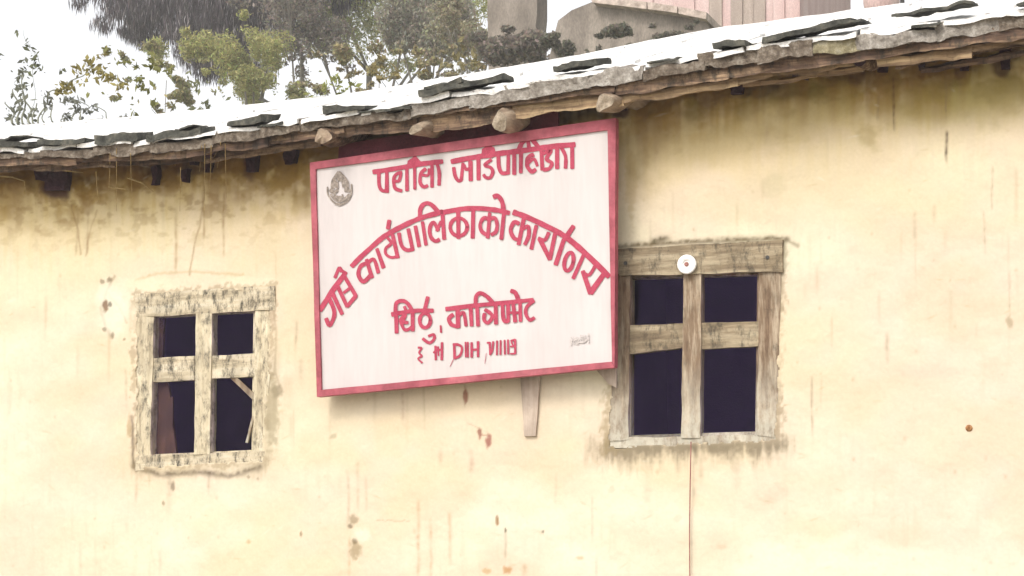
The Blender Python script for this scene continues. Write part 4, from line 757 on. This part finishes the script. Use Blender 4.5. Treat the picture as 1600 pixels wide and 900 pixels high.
tree('speckled_shrub', 'sparse pale shrub speckled with light at the left foot of the mud wall', 'bush', 7.2, (745, 105),
     [(765, 60, 26, 16), (790, 74, 26, 12), (738, 40, 28, 30), (715, 62, 34, 22), (745, 72, 40, 16), (700, 92, 40, 10), (745, 98, 36, 10), (720, 25, 30, 20)],
     5600, 0.06, 0.45, (0.34, 0.31, 0.21), .4, 0.1, 0.50, 'trees behind the house', 0.04)
tree('grey_shrub', 'low grey green shrub against the mud wall above the roof', 'bush', 6.4, (820, 105),
     [(805, 92, 44, 20), (850, 82, 30, 18), (830, 70, 24, 12), (875, 68, 22, 14)],
     4500, 0.08, 0.45, (0.24, 0.21, 0.17), .3, 0.1, 0.38, 'trees behind the house', 0.04)
tree('pale_thicket', 'sparse pale thicket between the weeping tree and the roof', 'bush', 6.0, (255, 120),
     [(250, 112, 34, 12), (220, 102, 20, 10), (280, 125, 26, 10), (320, 140, 26, 10), (170, 100, 16, 10), (300, 150, 30, 10), (345, 160, 24, 10), (225, 160, 30, 12), (260, 85, 30, 10)], 3000, 0.075, 0.45, (0.32, 0.30, 0.15), .4, 0.1, 0.56, 'trees behind the house', 0.006, None, False)
tree('pale_thicket', 'sparse pale thicket speckled below the broad tree', 'bush', 6.0, (590, 115),
     [(575, 100, 40, 12), (620, 95, 36, 12), (525, 95, 30, 10), (545, 125, 24, 8), (600, 120, 30, 10), (650, 98, 30, 12), (690, 105, 26, 8), (500, 130, 26, 10), (470, 120, 22, 12), (560, 128, 34, 8), (720, 98, 26, 8)], 6500, 0.07, 0.45, (0.34, 0.30, 0.17), .4, 0.1, 0.55, 'trees behind the house', 0.006, None, False)
tree('gable_shrub', 'low dark shrub scattered along the foot of the grey shed gable', 'bush', 5.6, (960, 80),
     [(905, 86, 26, 9), (950, 82, 24, 8), (1000, 73, 26, 8), (1050, 63, 26, 8), (1095, 56, 20, 8), (880, 74, 14, 12)], 4200, 0.06, 0.45, (0.17, 0.16, 0.12), .4, 0.1, 0.50, 'trees behind the house', 0.006, None, False)
# small weeds rooted along the ridge
def weed(label, stems, leaves, scol, lcol, Y=2.55, size=0.055, r=0.012, droop=0.2):
    b0 = bp(stems[0][0][0], stems[0][0][1]+6, Y); root = empty('weed', tuple(b0), label, 'weed', 'weeds along the roof ridge')
    mb_ = MB()
    for s_ in stems:
        pts = [(s_[0][0], s_[0][1]+8)]+list(s_); pts = catmull(pts, 4)
        tube(mb_, [Vector(bp(u, v, Y)+np.array([0, 0.03*math.sin(i), 0])) for i, (u, v) in enumerate(pts)], [r*(1-0.6*i/(len(pts)-1)) for i in range(len(pts))], 5)
    mb_.build('stem', M['weed_stem'], root)
    P = []; kx = pxm(Y, 150, 150)
    for (u, v, ru, rv, n) in leaves:
        q = rng.normal(size=(n, 3))*np.array([ru*kx, 0.04, rv*kx])*0.55; P.append(bp(u, v, Y)+q)
    P = np.concatenate(P); cl = np.array(lcol)*(1+rng.uniform(-.4, .4, (len(P), 1))); Vv, Fc, c_ = leaf_mesh(P, size, 0.42, cl, droop)
    fast_obj('foliage', Vv, Fc, c_, M['leaf'], root, P.mean(axis=0))
M['weed_stem'] = mat_mottle('weed_stem', (0.15, 0.16, 0.12), (0.27, 0.27, 0.21), None, 14)
G1, G2, G3 = (0.18, 0.185, 0.14), (0.24, 0.235, 0.09), (0.28, 0.24, 0.09)
weed('tall leafy weed at the far left end of the ridge', [[(22, 193), (18, 175), (10, 160)], [(30, 193), (28, 165), (22, 140)], [(38, 193), (36, 160), (38, 120)], [(48, 192), (45, 170), (38, 150)], [(54, 192), (54, 160)]], [(34, 125, 12, 26, 60), (30, 170, 16, 24, 46), (54, 175, 6, 18, 16), (14, 185, 8, 8, 12), (36, 110, 5, 8, 8)], None, G1)
weed('slim weed with two leaves rising above the tall leafy weed', [[(45, 193), (52, 150), (54, 100), (46, 70), (34, 45)]], [(54, 98, 7, 12, 26), (62, 108, 6, 4, 8), (43, 73, 3, 7, 6), (56, 80, 3, 4, 3), (29, 50, 4, 4, 3), (1, 90, 3, 5, 4), (46, 115, 3, 3, 3), (90, 110, 4, 2, 3), (100, 110, 3, 3, 4)], None, (0.13, 0.14, 0.08), r=0.003)
weed('arching weed with yellow olive leaves left of the dark tree', [[(62, 192), (70, 160), (84, 142), (105, 135), (125, 118), (150, 108), (185, 125)], [(84, 190), (78, 160), (80, 145)]], [(108, 136, 14, 8, 50), (92, 143, 6, 4, 12), (140, 105, 12, 14, 44), (155, 112, 12, 12, 34), (122, 110, 5, 9, 12), (170, 120, 10, 8, 22), (190, 130, 11, 11, 34), (127, 130, 4, 6, 8), (165, 85, 6, 10, 16), (157, 90, 4, 5, 5)], None, G3, r=0.008)
weed('grey bushy weed of curling stems on the left ridge', [[(70, 190), (66, 170), (74, 150)], [(98, 190), (104, 182), (112, 178)], [(130, 190), (122, 165), (114, 155)], [(115, 190), (118, 170), (128, 160), (140, 170)], [(135, 192), (140, 193), (152, 188), (160, 180)], [(172, 190), (160, 172), (148, 165)], [(188, 188), (195, 184), (200, 178)]], [(74, 160, 8, 16, 30), (104, 185, 8, 8, 26), (122, 168, 8, 16, 36), (104, 157, 10, 6, 24), (134, 172, 8, 8, 14), (152, 168, 6, 5, 10), (198, 184, 5, 5, 12)], None, (0.19, 0.195, 0.165), r=0.007)
weed('small upright sprig left of centre on the ridge', [[(212, 186), (211, 176)], [(240, 172), (241, 158)]], [(212, 180, 3, 7, 10), (241, 162, 3, 6, 10), (186, 153, 3, 5, 5), (204, 152, 2, 2, 2), (218, 130, 6, 12, 24), (222, 140, 4, 5, 8), (200, 100, 8, 5, 12), (215, 105, 4, 6, 8), (236, 98, 5, 9, 18), (246, 105, 5, 7, 14), (264, 112, 8, 6, 16), (183, 95, 3, 4, 5), (166, 78, 6, 9, 18), (139, 148, 3, 2, 2), (166, 147, 2, 2, 2), (205, 162, 2, 2, 2), (232, 185, 3, 2, 3), (241, 133, 2, 2, 2)], None, (0.19, 0.19, 0.07), r=0.003)
weed('little three leaved sprig above the second pale gap', [[(302, 173), (300, 158)], [(325, 173), (323, 152)]], [(301, 168, 4, 6, 8), (323, 163, 5, 9, 16), (312, 171, 6, 3, 8), (305, 130, 7, 7, 14), (311, 142, 4, 3, 4), (273, 178, 3, 2, 3), (288, 178, 2, 2, 2), (350, 152, 3, 3, 3), (296, 115, 2, 2, 2)], None, (0.17, 0.18, 0.10), r=0.003)
weed('green sprig over the slate left of the sign', [[(490, 162), (492, 150), (500, 140)], [(512, 145), (520, 122)]], [(492, 155, 4, 9, 14), (484, 150, 5, 2, 5), (507, 138, 7, 8, 22), (524, 124, 6, 8, 18), (535, 138, 9, 4, 16), (549, 130, 2, 3, 3), (558, 134, 3, 5, 6), (465, 126, 3, 2, 3)], None, (0.22, 0.23, 0.08), r=0.004)
weed('sprig with red brown leaves above the sign', [[(568, 160), (572, 150), (578, 146)], [(645, 158), (646, 148)]], [(572, 151, 6, 5, 12), (578, 146, 4, 3, 6), (645, 152, 3, 6, 8), (614, 162, 3, 3, 4), (624, 161, 3, 3, 4), (634, 159, 4, 3, 5)], None, (0.26, 0.14, 0.09), r=0.003)
weed('broken olive sprig between the broad tree and the roof', [[(600, 130), (594, 118), (580, 108)], [(620, 126), (620, 110)], [(668, 118), (664, 110)]], [(582, 106, 10, 8, 26), (595, 120, 7, 6, 16), (605, 110, 7, 3, 10), (621, 116, 3, 9, 14), (600, 93, 6, 6, 12), (664, 110, 6, 3, 8), (551, 93, 3, 3, 4), (562, 99, 3, 3, 4)], None, (0.25, 0.21, 0.10), r=0.003)
weed('brown sprig of curled leaves right of the olive sprig', [[(722, 106), (716, 92), (706, 86)], [(742, 104), (742, 86)]], [(712, 88, 9, 5, 18), (723, 100, 5, 5, 10), (742, 92, 4, 11, 20), (724, 70, 3, 6, 8), (690, 104, 5, 3, 6)], None, (0.24, 0.21, 0.11), r=0.003)

# ------------------------------------------------------------------ neighbours behind
def extrude_poly(name, poly, Y, depth, mat, parent):
    Y *= HK; depth *= HK; P = [bp(u, v, Y) for u, v in poly]; n = len(P); Q = [p+np.array([0, depth, 0]) for p in P]
    a = MB(); a.add(P+Q, [tuple(range(n-1, -1, -1)), tuple(range(n, 2*n))]+[(i, (i+1) % n, n+(i+1) % n, n+i) for i in range(n)]); return a.build(name, mat, parent)
HK = 2.6
def hut(name, loc_px, Y, label, cat):
    Y *= HK
    p = bp(*loc_px, Y); return empty(name, (p[0], Y, hz(p[0], Y)), label, cat)
# left stub of mud wall, then the grey gable
h1 = hut('mud_wall', (800, 130), 9.0, 'tall grey brown mud wall between the trees and the shed gable', 'wall')
extrude_poly('wall_face', [(759, -160), (841, -164), (840, -60), (839, -20), (839, 20), (837, 40), (838, 55), (838, 150), (764, 150), (763, 90), (762, 40)], 9.0, 0.22, M['mud'], h1)
h2 = hut('gable_shed', (990, 130), 8.4, 'grey brown shed gable with a sloping coping behind the roof', 'shed')
extrude_poly('gable_wall', [(863, 66), (872, 32), (893, 16), (930, 1), (960, 2), (1000, 8), (1060, 16), (1104, 27), (1106, 45), (1112, 62), (1112, 150), (850, 150), (855, 110)], 8.4, 0.5, M['mud'], h2)
extrude_poly('coping_stone', [(922, -2), (962, -3), (1010, 3), (1010, 14), (962, 8), (926, 4)], 8.3, 0.7, M['coping'], h2)
extrude_poly('coping_stone', [(1012, 3), (1058, 10), (1058, 20), (1012, 14)], 8.29, 0.7, M['coping'], h2)
extrude_poly('coping_stone', [(1060, 10), (1104, 19), (1103, 30), (1060, 21)], 8.3, 0.7, M['coping'], h2)
h3 = hut('pink_house', (1150, 100), 11.0, 'faded pink plank sided house behind the grey shed gable', 'house')
edges = [(985, 'pink'), (1020, 'pink'), (1052, 'pink'), (1085, 'pink'), (1108, 'bare'), (1128, 'pink'), (1142, 'bare'), (1160, 'bare'), (1178, 'bare'), (1196, 'pink'), (1208, 'pink'), (1226, 'pink'), (1250, None)]
for i in range(len(edges)-1):
    u0, u1 = edges[i][0], edges[i+1][0]
    extrude_poly('wall_plank', [(u0, -220), (u1-0.35, -222), (u1-0.35, 160), (u0, 160)], 11.0+0.02*(i % 2), 0.3, M[edges[i][1]], h3)
extrude_poly('roof', [(970, -232), (1262, -238), (1262, -222), (970, -218)], 10.5, 3.6, M['slate_dark'], h3)
extrude_poly('side_wall', [(986, -218), (1248, -220), (1248, 160), (986, 160)], 11.4, 2.2, M['pink'], h3)
# rounded pale water tank
c0 = bp(1377, -6, 7.5); k = pxm(7.5, 1377, 0); tk = empty('water_tank', (c0[0], 7.5, hz(c0[0], 7.5)), 'pale pinkish rounded tank rising behind the roof near the right', 'tank')
mb_ = MB(); n = 24; prof = [(0.0, 62), (15, 60), (24, 52), (27, 30), (27, -10), (25, -24), (18, -33), (13, -35), (13, -120)]
Vv = [(c0[0]+r*k*math.cos(2*PI*j/n), 7.5+r*k*math.sin(2*PI*j/n), c0[2]+h_*k) for r, h_ in prof for j in range(n)]
mb_.add(Vv, [(i*n+j, i*n+(j+1) % n, (i+1)*n+(j+1) % n, (i+1)*n+j) for i in range(len(prof)-1) for j in range(n)]); mb_.build('tank_body', M['pinkpale'] if 'pinkpale' in M else M['pink'], tk, smooth=True)
def post(u, v, wpx, Y, label):
    p = bp(u, v, Y); g = hz(p[0], Y); mb_ = MB(); r = wpx/2*pxm(Y, u, 0); tube(mb_, [(p[0], Y, g-.2), (p[0]+.01, Y, p[2]), (p[0]+.02, Y, p[2]+0.9)], [r*1.1, r, r*.9], 8)
    props(mb_.build('wooden_post', M['post']), label, 'post', 'dark posts behind the roof')
post(1408, 4, 7, 5.5, 'dark post right of the pale tank behind the roof'); post(1531, 2, 5, 5.5, 'thin dark post at the top right beside the grey sheet panel')
gp = hut('sheet_panel', (1556, 60), 6.2, 'flat grey sheet panel at the top right corner behind the roof', 'panel')
extrude_poly('sheet', [(1536, -90), (1590, -100), (1590, 60), (1536, 60)], 6.2, 0.03, M['stone_pale'], gp); extrude_poly('edge_rail', [(1534, -92), (1540, -94), (1540, 62), (1534, 62)], 6.19, 0.05, M['post'], gp)

# ------------------------------------------------------------------ rain haze in the air
hm = bpy.data.materials.new('haze'); hm.use_nodes = True; ht = hm.node_tree; ht.nodes.clear()
pv = ht.nodes.new('ShaderNodeVolumePrincipled'); pv.inputs['Color'].default_value = (0.95, 0.94, 0.92, 1); pv.inputs['Density'].default_value = 0.0026
ho = ht.nodes.new('ShaderNodeOutputMaterial'); ht.links.new(pv.outputs[0], ho.inputs['Volume'])
a = MB(); box(a, -125, 125, -125, 125, -1.2, 30.0); ob = a.build('haze', hm, None, origin=(0, 0, -1.2)); props(ob, 'thin pale rain haze in the air', None, None, 'stuff')
